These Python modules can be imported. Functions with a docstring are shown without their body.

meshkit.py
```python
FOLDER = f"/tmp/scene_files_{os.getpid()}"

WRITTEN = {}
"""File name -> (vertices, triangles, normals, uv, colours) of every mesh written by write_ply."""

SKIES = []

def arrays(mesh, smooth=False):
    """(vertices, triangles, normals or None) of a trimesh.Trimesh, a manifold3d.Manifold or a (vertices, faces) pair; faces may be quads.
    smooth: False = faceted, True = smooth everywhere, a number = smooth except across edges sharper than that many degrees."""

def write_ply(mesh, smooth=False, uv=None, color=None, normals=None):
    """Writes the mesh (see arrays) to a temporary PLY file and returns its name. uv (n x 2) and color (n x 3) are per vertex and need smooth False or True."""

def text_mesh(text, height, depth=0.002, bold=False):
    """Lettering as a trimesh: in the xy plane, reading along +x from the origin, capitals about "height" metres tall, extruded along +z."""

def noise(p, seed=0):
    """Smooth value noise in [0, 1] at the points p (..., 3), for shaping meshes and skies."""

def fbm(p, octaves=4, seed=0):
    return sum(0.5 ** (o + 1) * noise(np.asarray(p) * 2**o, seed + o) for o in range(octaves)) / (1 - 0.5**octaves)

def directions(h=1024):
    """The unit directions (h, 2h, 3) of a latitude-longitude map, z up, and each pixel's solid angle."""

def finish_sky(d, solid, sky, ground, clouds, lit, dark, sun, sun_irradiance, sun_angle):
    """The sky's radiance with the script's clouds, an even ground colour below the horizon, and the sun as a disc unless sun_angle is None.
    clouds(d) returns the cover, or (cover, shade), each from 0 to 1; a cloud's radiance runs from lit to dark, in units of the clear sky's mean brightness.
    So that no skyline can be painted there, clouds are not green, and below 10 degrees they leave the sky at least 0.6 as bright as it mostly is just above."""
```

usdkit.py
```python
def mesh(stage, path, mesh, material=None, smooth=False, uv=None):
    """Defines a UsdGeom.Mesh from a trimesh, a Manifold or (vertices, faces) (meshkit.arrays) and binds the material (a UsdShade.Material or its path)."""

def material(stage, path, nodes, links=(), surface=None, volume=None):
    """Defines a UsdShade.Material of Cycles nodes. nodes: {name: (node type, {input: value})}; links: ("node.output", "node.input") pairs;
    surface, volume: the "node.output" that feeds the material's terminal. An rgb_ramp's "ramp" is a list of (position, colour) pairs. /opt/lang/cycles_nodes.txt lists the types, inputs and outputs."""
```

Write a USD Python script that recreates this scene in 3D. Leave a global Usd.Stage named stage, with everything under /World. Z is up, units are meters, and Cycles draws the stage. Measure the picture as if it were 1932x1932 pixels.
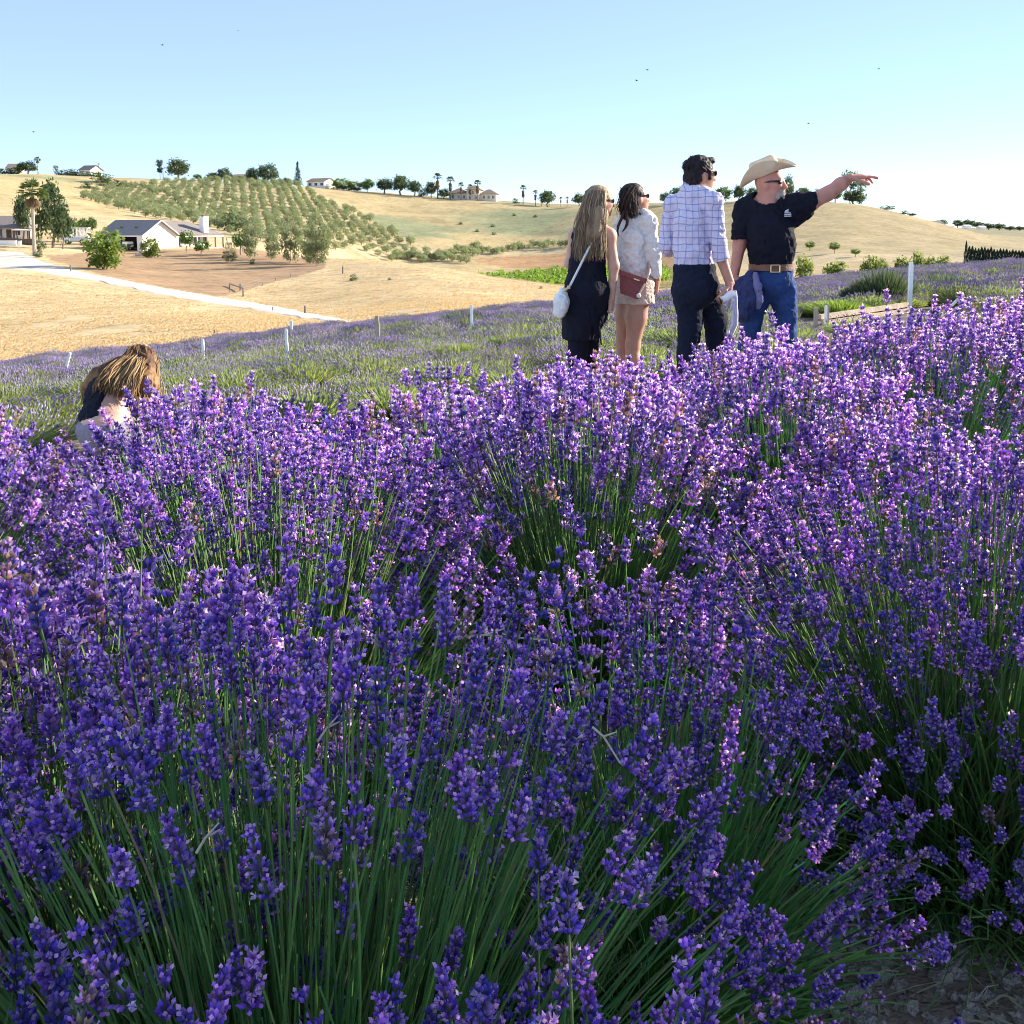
import math, random
import numpy as np, trimesh, usdkit, meshkit
from pxr import Usd, UsdGeom, UsdLux, UsdShade, Gf, Sdf, Vt

stage = Usd.Stage.CreateInMemory()
UsdGeom.SetStageUpAxis(stage, "Z")
UsdGeom.SetStageMetersPerUnit(stage, 1.0)
UsdGeom.Xform.Define(stage, "/World")
UsdGeom.Scope.Define(stage, "/World/Looks")
rng = np.random.default_rng(11)
random.seed(11)

# ------------------------------------------------------------------ camera, sky, sun, exposure
CAM_Z, PITCH, CY, FPX = 1.30, math.radians(5.65), 620.0, 1932.0
EXPOSURE = 1.55
cam = UsdGeom.Camera.Define(stage, "/World/camera")
cam.CreateHorizontalApertureAttr(36.0)
cam.CreateVerticalApertureAttr(36.0)
cam.CreateFocalLengthAttr(36.0)
cam.CreateVerticalApertureOffsetAttr(-36.0 * (966.0 - CY) / 1932.0)
cam.CreateClippingRangeAttr((0.05, 20000.0))
cam.CreateExposureAttr(EXPOSURE)
cam.AddTranslateOp().Set(Gf.Vec3d(0, 0, CAM_Z))
cam.AddRotateXOp().Set(90.0 - math.degrees(PITCH))

SUN_EL, SUN_AZ = math.radians(22.0), math.radians(66.0)
SUN = np.array([math.cos(SUN_EL) * math.sin(SUN_AZ), math.cos(SUN_EL) * math.cos(SUN_AZ), math.sin(SUN_EL)])
dome = UsdLux.DomeLight.Define(stage, "/World/sky")
usdkit.material(stage, "/World/Looks/sky_light", {
    "sky": ("sky_texture", {"sky_type": "single_scattering", "sun_disc": False, "sun_elevation": SUN_EL, "sun_rotation": SUN_AZ,
                            "altitude": 300.0, "air_density": 0.6, "aerosol_density": 0.0, "ozone_density": 2.2}),
    "veil": ("mix_color", {"fac": 0.55, "b": (1.90, 2.45, 3.62), "use_clamp": False}),
    "bg": ("background_shader", {"strength": 0.106})},
    [("sky.color", "veil.a"), ("veil.result", "bg.color")], surface="bg.background")
UsdShade.MaterialBindingAPI.Apply(dome.GetPrim()).Bind(UsdShade.Material.Get(stage, "/World/Looks/sky_light"))
sun = UsdLux.DistantLight.Define(stage, "/World/sun")
sun.CreateNormalizeAttr(True)
sun.CreateIntensityAttr(1.25)
sun.CreateAngleAttr(0.5)
sun.CreateColorAttr(Gf.Vec3f(1.0, 0.91, 0.78))
sun.AddRotateZOp().Set(-math.degrees(SUN_AZ))
sun.AddRotateXOp().Set(-(90.0 - math.degrees(SUN_EL)) )

# ------------------------------------------------------------------ helpers
_count = {}
def numbered(name, parent="/World"):
    k = (parent, name)
    n = _count.get(k, 0)
    _count[k] = n + 1
    return name if n == 0 else f"{name}_{n:03d}"

def setdata(p, label=None, cat=None, group=None, kind=None):
    for k, v in (("label", label), ("category", cat), ("group", group), ("kind", kind)):
        if v:
            p.SetCustomDataByKey(k, v)

def M4(loc=(0, 0, 0), rz=0.0, scale=(1, 1, 1), rx=0.0, ry=0.0):
    if np.ndim(scale) == 0:
        scale = (scale,) * 3
    R = trimesh.transformations.euler_matrix(rx, ry, rz, "sxyz")
    m = R @ np.diag([*scale, 1.0])
    m[:3, 3] = loc
    return m

def set_matrix(prim, m):
    UsdGeom.Xformable(prim).MakeMatrixXform().Set(Gf.Matrix4d(*np.asarray(m, float).T.ravel().tolist()))

def thing(name, label, cat, m=None, group=None, kind=None):
    path = "/World/" + numbered(name)
    x = UsdGeom.Xform.Define(stage, path)
    set_matrix(x.GetPrim(), np.eye(4) if m is None else m)
    setdata(x.GetPrim(), label, cat, group, kind)
    return path

def copy_of(src, label, cat, m, group=None):
    """another thing like SRC: its own Xform that references SRC with its parts"""
    name = src.rsplit("/", 1)[1]
    base = name[:-4] if name[-4:-3] == "_" and name[-3:].isdigit() else name
    path = "/World/" + numbered(base)
    x = UsdGeom.Xform.Define(stage, path)
    x.GetPrim().GetReferences().AddInternalReference(src)
    x.GetPrim().SetInstanceable(True)
    set_matrix(x.GetPrim(), m)
    setdata(x.GetPrim(), label, cat, group)
    return path

def part(parent, name, mesh, mat, smooth=35, color=None, label=None, m=None, kind=None):
    path = parent + "/" + numbered(name, parent)
    g = usdkit.mesh(stage, path, mesh, mat, smooth=smooth)
    if color is not None:
        UsdGeom.PrimvarsAPI(g).CreatePrimvar("tint", Sdf.ValueTypeNames.Color3fArray, "vertex").Set(Vt.Vec3fArray.FromNumpy(np.asarray(color, np.float32)))
    if m is not None:
        set_matrix(g.GetPrim(), m)
    setdata(g.GetPrim(), label, kind=kind)
    return path

def solo(name, mesh, mat, label=None, cat=None, group=None, kind=None, smooth=35, color=None):
    p = part("/World", name, mesh, mat, smooth, color)
    setdata(stage.GetPrimAtPath(p), label, cat, group, kind)
    return p

def cat_(*ms):
    return trimesh.util.concatenate([m for m in ms if m is not None])

def box(c, s, rz=0.0):
    b = trimesh.creation.box(s)
    if rz:
        b.apply_transform(M4(rz=rz))
    b.apply_translation(c)
    return b

def box2(a, b):
    a, b = np.minimum(a, b), np.maximum(a, b)
    return box((a + b) / 2, b - a)

def tube(points, radii, sides=8, cap=True):
    p = np.asarray(points, float)
    r = np.broadcast_to(np.asarray(radii, float), (len(p),))
    t = np.gradient(p, axis=0)
    t /= np.linalg.norm(t, axis=1, keepdims=True) + 1e-12
    ref = np.array([0.3, 0.9, 0.1]) if abs(t[0] @ [0, 0, 1]) > 0.9 else np.array([0, 0, 1.0])
    a = np.cross(t, ref); a /= np.linalg.norm(a, axis=1, keepdims=True) + 1e-12
    b = np.cross(t, a)
    ang = np.arange(sides) * 2 * np.pi / sides
    v = p[:, None] + r[:, None, None] * (np.cos(ang)[None, :, None] * a[:, None] + np.sin(ang)[None, :, None] * b[:, None])
    i, j = np.meshgrid(np.arange(len(p) - 1), np.arange(sides), indexing="ij")
    q = np.stack([i * sides + j, i * sides + (j + 1) % sides, (i + 1) * sides + (j + 1) % sides, (i + 1) * sides + j], -1).reshape(-1, 4)
    f = np.vstack([q[:, [0, 1, 2]], q[:, [0, 2, 3]]])
    v = v.reshape(-1, 3)
    if cap:
        n = len(v)
        v = np.vstack([v, p[0], p[-1]])
        k = np.arange(sides)
        e = (len(p) - 1) * sides
        f = np.vstack([f, np.stack([(k + 1) % sides, k, np.full(sides, n)], 1), np.stack([e + k, e + (k + 1) % sides, np.full(sides, n + 1)], 1)])
    return trimesh.Trimesh(v, f, process=False)

def prism(poly, y0, y1):
    """polygon in (x, z), extruded along y"""
    from shapely.geometry import Polygon
    m = trimesh.creation.extrude_polygon(Polygon(poly), y1 - y0, engine="earcut")
    v = m.vertices.copy()
    m.vertices = np.stack([v[:, 0], y0 + v[:, 2], v[:, 1]], 1)
    m.faces = m.faces[:, ::-1]
    return m

def sheet(quads):
    v = np.concatenate([np.asarray(q, float) for q in quads])
    n = len(quads)
    f = np.concatenate([np.array([[0, 1, 2], [0, 2, 3]]) + 4 * k for k in range(n)])
    return trimesh.Trimesh(v, f, process=False)

# image coordinates of the photograph (1932 wide) -> world
_F = np.array([0, math.cos(PITCH), -math.sin(PITCH)]); _U = np.array([0, math.sin(PITCH), math.cos(PITCH)]); _R = np.array([1.0, 0, 0])
EYE = np.array([0, 0, CAM_Z])
def ray(u, v):
    u, v = np.asarray(u, float), np.asarray(v, float)
    return _F + ((u - 966.0) / FPX)[..., None] * _R + ((CY - v) / FPX)[..., None] * _U
def at(u, v, D):
    r = ray(u, v)
    return EYE + r * (np.asarray(D, float)[..., None] / r[..., 1:2])
def project(p):
    q = np.asarray(p, float) - EYE
    w = q @ _F
    return 966 + FPX * (q @ _R) / w, CY - FPX * (q @ _U) / w

# ------------------------------------------------------------------ materials
LK = "/World/Looks/"
def mat(name, col, rough=0.8, var=0.15, scale=6.0, bump=0.0, bscale=None, spec=0.3, metallic=0.0, sheen=0.0, obj=True):
    if stage.GetPrimAtPath(LK + name):
        return LK + name
    col = np.asarray(col, float)
    nodes = {"tc": ("texture_coordinate", {}), "n": ("noise_texture", {"scale": scale, "detail": 5.0, "roughness": 0.6}),
             "r": ("rgb_ramp", {"ramp": [(0.25, tuple(col * (1 - var))), (0.75, tuple(np.minimum(col * (1 + var), 1)))]}),
             "p": ("principled_bsdf", {"roughness": rough, "specular_ior_level": spec, "metallic": metallic, "sheen_weight": sheen})}
    links = [("tc.object", "n.vector"), ("n.fac", "r.fac"), ("r.color", "p.base_color")]
    if bump:
        nodes["n2"] = ("noise_texture", {"scale": bscale or scale * 3, "detail": 4.0})
        nodes["b"] = ("bump", {"strength": min(bump, 1.0), "distance": 0.02})
        links += [("tc.object", "n2.vector"), ("n2.fac", "b.height"), ("b.normal", "p.normal")]
    usdkit.material(stage, LK + name, nodes, links, surface="p.BSDF")
    return LK + name

def leaf_mat(name, dark, light, trans=0.35, rough=0.55, tint=False, tcol=None):
    """foliage: each leaf has its own tone, some light comes through"""
    d, l = np.asarray(dark, float), np.asarray(light, float)
    t = np.asarray(tcol, float) if tcol is not None else l * np.array([1.15, 1.25, 0.7])
    nodes = {"g": ("geometry", {}), "oi": ("object_info", {}), "r": ("rgb_ramp", {"ramp": [(0.0, tuple(d)), (0.6, tuple((d + l) / 2)), (1.0, tuple(l))]}),
             "h": ("hsv", {"hue": 0.5, "saturation": 1.0, "value": 1.0}), "mr": ("map_range", {"from_min": 0.0, "from_max": 1.0, "to_min": 0.8, "to_max": 1.2}),
             "p": ("principled_bsdf", {"roughness": rough, "specular_ior_level": 0.25}), "t": ("translucent_bsdf", {"color": tuple(t)}),
             "m": ("mix_closure", {"fac": trans})}
    links = [("g.random_per_island", "r.fac"), ("r.color", "h.color"), ("oi.random", "mr.value"), ("mr.result", "h.value"), ("h.color", "p.base_color"), ("p.BSDF", "m.closure1"), ("t.BSDF", "m.closure2")]
    usdkit.material(stage, LK + name, nodes, links, surface="m.closure")
    return LK + name
# ------------------------------------------------------------------ terrain
from scipy.interpolate import RBFInterpolator, RegularGridInterpolator
CP = []   # (u, v, D): the ground is seen at (u, v) at distance D
def cp(*pts):
    CP.extend(pts)
for u in (-700, 0, 480, 966, 1450, 1932, 2600):                       # the lavender field
    k = (u - 966) / 966.0
    CP.append((u, 862, 6.0)); CP.append((u, 756 - (38 if k < 0 else 6) * k, 8.0))
    CP.append((u, 655 - (92 if k < 0 else 75) * k, 15.0) if abs(k) <= 1 else (u, 655 - 70 * k, 15.0))
cp((-700, 755, 25), (0, 722, 25), (480, 673, 25), (966, 620, 25), (1450, 585, 25), (1932, 556, 25), (2600, 500, 25))
cp((-700, 758, 48), (0, 695, 45), (330, 660, 47), (650, 621, 50), (860, 601, 54), (1050, 583, 58), (1250, 566, 64), (1400, 551, 70), (1560, 533, 75), (1700, 523, 78), (1932, 508, 84), (2600, 465, 84))
# golden slope on the left, road, yard
cp((-700, 690, 70), (0, 660, 62), (0, 610, 80), (0, 555, 105), (0, 512, 130), (300, 635, 60), (300, 600, 78), (300, 562, 104), (500, 617, 62), (500, 596, 80), (650, 606, 68), (650, 604, 84))
cp((-700, 540, 130), (44, 474, 172), (84, 494, 152), (135, 509, 140), (203, 524, 130), (304, 543, 120), (405, 560, 110), (490, 573, 102), (574, 588, 94), (0, 470, 180))
cp((300, 512, 150), (300, 490, 172), (290, 474, 190), (400, 478, 190), (420, 520, 148), (200, 480, 180), (60, 462, 200), (0, 455, 212), (-700, 440, 220), (480, 540, 132), (520, 500, 165), (590, 498, 172))
# golden hill in the middle, its crest hides the valley
cp((560, 560, 112), (620, 478, 188), (640, 520, 145), (680, 479, 182), (730, 487, 174), (830, 505, 158), (930, 529, 138), (1040, 558, 112), (1000, 572, 84), (800, 560, 100), (700, 585, 82), (760, 520, 138), (860, 585, 70))
cp((620, 515, 235), (730, 535, 225), (830, 545, 222), (930, 552, 215), (1040, 553, 205), (700, 520, 262))
# valley, vineyard, olive band
cp((1040, 535, 232), (1000, 519, 252), (1070, 506, 268), (900, 512, 268), (1000, 492, 300), (870, 500, 290), (760, 492, 290), (1080, 484, 312), (1000, 474, 328), (1200, 530, 190), (1200, 500, 240), (1200, 478, 290))
# behind the yard: left golden hill and the olive hill
cp((400, 452, 225), (300, 440, 240), (200, 430, 240), (100, 420, 240), (0, 405, 250), (-700, 400, 260), (128, 377, 290), (200, 392, 272), (287, 411, 262), (60, 370, 290), (0, 352, 300), (-700, 340, 310))
cp((450, 445, 250), (540, 452, 240), (620, 462, 245), (300, 405, 300), (200, 385, 325), (142, 366, 345), (300, 345, 405), (300, 375, 350), (440, 341, 430), (440, 390, 345), (570, 352, 440), (560, 400, 345), (640, 440, 300), (680, 470, 275), (700, 400, 380), (740, 438, 330), (797, 463, 305))
# ridge
cp((-700, 322, 400), (0, 326, 405), (75, 323, 410), (190, 331, 420), (300, 333, 425), (400, 337, 440), (500, 342, 448), (570, 347, 452), (630, 355, 455), (700, 359, 455), (800, 367, 450), (900, 376, 445), (985, 382, 440), (1050, 392, 435), (1150, 385, 405), (1250, 383, 380))
cp((760, 400, 400), (900, 420, 375), (900, 450, 335), (1000, 410, 390), (1000, 440, 355), (1100, 420, 360), (1100, 455, 330), (1200, 430, 330))
# round hill on the right
cp((1356, 380, 360), (1450, 378, 355), (1513, 377, 350), (1583, 377, 345), (1633, 382, 340), (1702, 399, 330), (1743, 414, 322), (1804, 430, 312), (1855, 448, 300), (1880, 460, 290))
cp((1400, 420, 300), (1400, 460, 250), (1400, 510, 190), (1580, 410, 290), (1580, 440, 255), (1560, 478, 215), (1600, 500, 185), (1640, 505, 175), (1700, 440, 265), (1700, 475, 225), (1760, 497, 185), (1800, 470, 240), (1800, 490, 200), (1880, 480, 215), (1932, 478, 215), (2600, 470, 220))
cp((1300, 580, 105), (1500, 570, 110), (1700, 560, 115), (1932, 550, 120), (2600, 520, 130), (1120, 590, 95))
# far side
for u in (-700, 0, 300, 600, 900, 1100, 1400, 1600):
    cp((u, 400, 620), (u, 425, 1000), (u, 429.5, 3500))
cp((1780, 455, 450), (1780, 440, 620), (1780, 428, 900), (1780, 430, 3500), (1880, 462, 380), (1932, 458, 420), (1932, 440, 700), (1932, 432, 1100), (1932, 430.3, 3500), (2600, 458, 420), (2600, 436, 1000), (2600, 430.3, 3500), (1880, 436, 900))
CP = np.array(CP, float)
P3 = at(CP[:, 0], CP[:, 1], CP[:, 2])
extra = [(r * math.sin(a), r * math.cos(a), 0.0 if r < 9 else -0.012 * r) for r in (0.25, 1, 3, 6, 20, 80, 400, 3500) for a in np.radians([-180, -150, -120, -90, -65, 65, 90, 120, 150])]
extra += [(r * math.sin(a), r * math.cos(a), 0.0) for r in (0.25, 0.6, 1.5, 3, 5) for a in np.radians([-40, -20, 0, 20, 40])]
P3 = np.vstack([P3, extra])
def _co(x, y):
    return np.stack([np.degrees(np.arctan2(x, y)) / 5.0, np.log(np.maximum(np.hypot(x, y), 0.2)) / 0.16], -1)
_rbf = RBFInterpolator(_co(P3[:, 0], P3[:, 1]), P3[:, 2], kernel="linear", smoothing=0.05)
gaz = np.concatenate([np.arange(-180, -36, 3.0), np.arange(-36, 36.01, 0.4), np.arange(39, 180.1, 3.0)])
gl = np.arange(math.log(0.25), math.log(4200), 0.03)
A, L = np.meshgrid(gaz, gl, indexing="ij")
Z = _rbf(np.stack([A.ravel() / 5.0, L.ravel() / 0.16], 1)).reshape(A.shape)
from scipy.ndimage import gaussian_filter
Zs = gaussian_filter(Z, (2.0, 1.3), mode="nearest")
core = np.abs(gaz) < 36
Z[core] = Zs[core]
_zi = RegularGridInterpolator((gaz, gl), Z, bounds_error=False, fill_value=None)
def ground(x, y):
    x, y = np.asarray(x, float), np.asarray(y, float)
    d = np.hypot(x, y)
    z = _zi(np.stack([np.degrees(np.arctan2(x, y)), np.log(np.clip(d, 0.25, 4100))], -1))
    amp = np.clip((d - 45) / 60, 0, 1)
    return z + amp * 0.9 * (meshkit.fbm(np.stack([x / 14, y / 14, 0 * x], -1), 3, 5) - 0.5)
def ground1(x, y):
    return float(np.ravel(ground(np.array([x]), np.array([y])))[0])
def hit(u, v, dmin=8.0, dmax=1500.0):
    """first ground point seen at (u, v) farther than dmin"""
    r = ray(u, v); r = r / r[1]
    D = np.exp(np.arange(math.log(dmin), math.log(dmax), 0.004))
    p = EYE + D[:, None] * r
    below = np.nonzero(p[:, 2] < ground(p[:, 0], p[:, 1]))[0]
    D = D[below[0]] if len(below) else dmax
    p = EYE + D * r
    return np.array([p[0], p[1], ground1(p[0], p[1])])
def on(u, D):
    p = at(u, 400.0, D)
    return np.array([p[0], p[1], ground1(p[0], p[1])])

from shapely.geometry import Polygon, Point
from shapely import contains_xy
taz = np.concatenate([np.arange(-180, -33, 4.0), np.arange(-32, 32.01, 0.16), np.arange(36, 180.1, 4.0)])
tl = np.concatenate([np.arange(math.log(0.3), math.log(8), 0.08), np.arange(math.log(8), math.log(600), 0.0125), np.arange(math.log(600), math.log(4100), 0.06)])
A, L = np.meshgrid(taz, tl, indexing="ij")
X, Y = np.exp(L) * np.sin(np.radians(A)), np.exp(L) * np.cos(np.radians(A))
V = np.stack([X, Y, ground(X, Y)], -1).reshape(-1, 3)
na, nl = A.shape
i, j = np.meshgrid(np.arange(na - 1), np.arange(nl - 1), indexing="ij")
q = np.stack([i * nl + j, i * nl + j + 1, (i + 1) * nl + j + 1, (i + 1) * nl + j], -1).reshape(-1, 4)
inner = nl * np.arange(na)
TF = np.vstack([q[:, [0, 2, 1]], q[:, [0, 3, 2]]])
TF = np.vstack([TF, np.stack([inner[:-1], inner[1:], np.full(na - 1, len(V))], 1)])
V = np.vstack([V, [0, 0, 0.0]])
# what grows on the ground: its own colour by region
SOIL, GOLD, YARD, HILL, OLIVE, VINE, TILL, PLAIN = map(np.array, ([.33, .275, .235], [.67, .52, .31], [.46, .31, .19], [.56, .44, .24], [.60, .49, .30], [.30, .27, .11], [.52, .32, .17], [.40, .35, .2]))
with np.errstate(all="ignore"):
    PU, PV = project(V)
D = V[:, 1]
wob = (meshkit.fbm(V / np.array([9, 9, 9.0]), 3, 2) - 0.5)
wu, wv = PU + wob * 8, PV + wob * 5
C = np.tile(HILL, (len(V), 1))
n1 = meshkit.fbm(V * np.array([0.022, 0.03, 0.03]), 4, 9)[:, None]
C = np.where(n1 > 0.53, C * (1 - np.clip((n1 - .53) * 7, 0, 1) * 0.42 * np.array([1, .55, .5])), C)
r_ = np.hypot(V[:, 0], V[:, 1])
C[(D > 600)] = PLAIN
def region(poly, col, d0, d1):
    m = contains_xy(Polygon(poly), wu, wv) & (D > d0) & (D < d1)
    C[m] = col
region([(-800, 0), (2800, 0), (2800, 1400), (-800, 1400)], GOLD, 0, 260)
region([(1100, 300), (2800, 300), (2800, 492), (1560, 478), (1240, 470), (1100, 470)], HILL, 190, 500)
region([(135, 366), (304, 342), (440, 337), (560, 344), (576, 353), (670, 398), (740, 438), (800, 465), (900, 474), (1085, 456), (1085, 476), (900, 492), (825, 506), (740, 496), (620, 480), (500, 470), (400, 448), (287, 412)], OLIVE, 235, 470)
region([(85, 482), (150, 478), (270, 470), (460, 470), (620, 481), (612, 507), (470, 545), (420, 560), (300, 541), (200, 522), (100, 492)], YARD, 95, 215)
region([(880, 488), (1085, 477), (1300, 474), (1300, 510), (1085, 502), (960, 508)], TILL, 200, 330)
region([(900, 522), (1070, 504), (1300, 506), (1300, 575), (1030, 575)], VINE, 150, 280)
region([(-800, 470), (10, 470), (30, 478), (-800, 520)], YARD, 130, 260)
# the field's far edge
edge_u = np.array([-2000, -700, 0, 330, 650, 860, 1050, 1250, 1400, 1560, 1700, 1932, 2600, 4000.]); edge_d = np.array([48, 48, 45, 47, 50, 54, 58, 64, 70, 75, 78, 84, 84, 84.])
def field_edge(x, y):
    return np.interp(966 + FPX * x / np.maximum(y, 0.1), edge_u, edge_d)
infield = (r_ < 30) | ((D > 0) & (D < field_edge(V[:, 0], V[:, 1])))
C[infield] = SOIL
C = C * (0.86 + 0.28 * meshkit.fbm(V * 0.09, 4, 21)[:, None])
Cterr = C
usdkit.material(stage, LK + "earth", {
    "c": ("attribute", {"attribute": "tint"}), "g": ("geometry", {}),
    "mp": ("mapping", {"scale": (0.6, 1.0, 1.0)}),
    "n1": ("noise_texture", {"scale": 0.9, "detail": 8.0, "roughness": 0.72}), "n2": ("noise_texture", {"scale": 0.12, "detail": 5.0, "roughness": 0.6}),
    "r1": ("rgb_ramp", {"ramp": [(0.30, (.52, .49, .43)), (0.5, (1, 1, 1)), (0.72, (1.12, 1.12, 1.14))]}),
    "r2": ("rgb_ramp", {"ramp": [(0.3, (.80, .78, .70)), (0.7, (1.12, 1.08, 1.0))]}),
    "m1": ("mix_color", {"blend_type": "multiply", "fac": 1.0, "use_clamp": False}), "m2": ("mix_color", {"blend_type": "multiply", "fac": 1.0, "use_clamp": False}),
    "b": ("bump", {"strength": 0.9, "distance": 0.25}), "p": ("principled_bsdf", {"roughness": 0.95, "specular_ior_level": 0.1, "diffuse_roughness": 0.6})},
    [("g.position", "mp.vector"), ("mp.vector", "n1.vector"), ("g.position", "n2.vector"), ("n1.fac", "r1.fac"), ("n2.fac", "r2.fac"), ("c.color", "m1.a"), ("r1.color", "m1.b"), ("m1.result", "m2.a"), ("r2.color", "m2.b"), ("m2.result", "p.base_color"), ("n1.fac", "b.height"), ("b.normal", "p.normal")], surface="p.BSDF")
solo("ground", (V, TF), LK + "earth", "dry golden hills and brown lavender field soil rolling to the horizon", "ground", kind="structure", smooth=True, color=Cterr)

# the pale track
up = np.array([(-60, 470, 178), (44, 474, 172), (84, 494, 152), (135, 508.5, 140), (203, 523, 130), (304, 542, 120), (405, 559, 110), (490, 572.5, 102), (574, 587.5, 94), (656, 605, 83), (700, 613, 78)], float)
lo = np.array([(-60, 507, 140), (0, 507, 134), (84, 517, 126), (189, 535, 118), (250, 546, 112), (304, 557.5, 106), (405, 573.5, 98), (506, 590, 89.5), (580, 602, 84), (625, 608, 80), (700, 620, 76)], float)
def dense(P, n=160):
    t = np.linspace(0, 1, len(P)); s = np.linspace(0, 1, n)
    return np.stack([np.interp(s, t, P[:, k]) for k in range(3)], 1)
upd, lod = dense(up), dense(lo)
UPp = np.array([hit(u, v, 60) for u, v, _ in upd], float); LOp = np.array([hit(u, v, 60) for u, v, _ in lod])
rows = 9
RV = np.stack([UPp + (LOp - UPp) * t for t in np.linspace(0, 1, rows)], 1)
edgew = (meshkit.fbm(RV * 0.35, 3, 3) - .5)
RV[:, 0, :2] += edgew[:, 0, None] * 1.6; RV[:, -1, :2] += edgew[:, -1, None] * 1.6
RV[..., 2] = ground(RV[..., 0], RV[..., 1]) + 0.05
RV[:, 0, 2] -= .14; RV[:, -1, 2] -= .14
nr = len(RV)
i, j = np.meshgrid(np.arange(nr - 1), np.arange(rows - 1), indexing="ij")
q = np.stack([i * rows + j, i * rows + j + 1, (i + 1) * rows + j + 1, (i + 1) * rows + j], -1).reshape(-1, 4)
solo("road", (RV.reshape(-1, 3), np.vstack([q[:, [0, 1, 2]], q[:, [0, 2, 3]]])), mat("pale_gravel", (.58, .50, .42), .95, .12, .5, .5, 3), "pale dirt farm road crossing below the ranch house", "road", kind="structure", smooth=True)

# dry grass tufts that roughen the golden slopes
gr_ = np.random.default_rng(31)
nb_ = 14
a_ = gr_.uniform(0, 6.283, nb_); d_ = np.stack([np.cos(a_), np.sin(a_)], 1)
q0 = np.c_[d_ * .05, np.full(nb_, -.03)]; q2 = np.c_[d_ * gr_.uniform(.12, .34, (nb_, 1)), gr_.uniform(.22, .5, nb_)]
s_ = np.stack([-d_[:, 1], d_[:, 0], 0 * a_], 1) * .035
GV = np.stack([q0 - s_, q0 + s_, q2], 1).reshape(-1, 3); GF = np.arange(nb_ * 3).reshape(-1, 3)
usdkit.material(stage, LK + "dry_grass", {"g": ("object_info", {}), "r": ("rgb_ramp", {"ramp": [(0, (.54, .40, .21)), (.6, (.67, .52, .30)), (1, (.72, .60, .38))]}), "p": ("principled_bsdf", {"roughness": .8, "specular_ior_level": .2}), "t": ("translucent_bsdf", {"color": (.7, .5, .22)}), "m": ("mix_closure", {"fac": .3})},
    [("g.random", "r.fac"), ("r.color", "p.base_color"), ("p.BSDF", "m.closure1"), ("t.BSDF", "m.closure2")], surface="m.closure")
def instancer(path, protos, mats, idx):
    """protos: paths of prototype prims under path"""
    pi = UsdGeom.PointInstancer.Define(stage, path)
    mats = np.asarray(mats, float)
    pi.CreatePrototypesRel().SetTargets([Sdf.Path(x) for x in protos])
    pi.CreateProtoIndicesAttr(Vt.IntArray.FromNumpy(np.asarray(idx, np.int32)))
    pi.CreatePositionsAttr(Vt.Vec3fArray.FromNumpy(mats[:, :3, 3].astype(np.float32)))
    sc = np.linalg.norm(mats[:, :3, :3], axis=1)
    pi.CreateScalesAttr(Vt.Vec3fArray.FromNumpy(sc.astype(np.float32)))
    from scipy.spatial.transform import Rotation
    q = Rotation.from_matrix(mats[:, :3, :3] / sc[:, None, :]).as_quat()
    pi.CreateOrientationsAttr(Vt.QuathArray([Gf.Quath(float(w), float(x), float(y), float(z)) for x, y, z, w in q]))
    return pi

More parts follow.
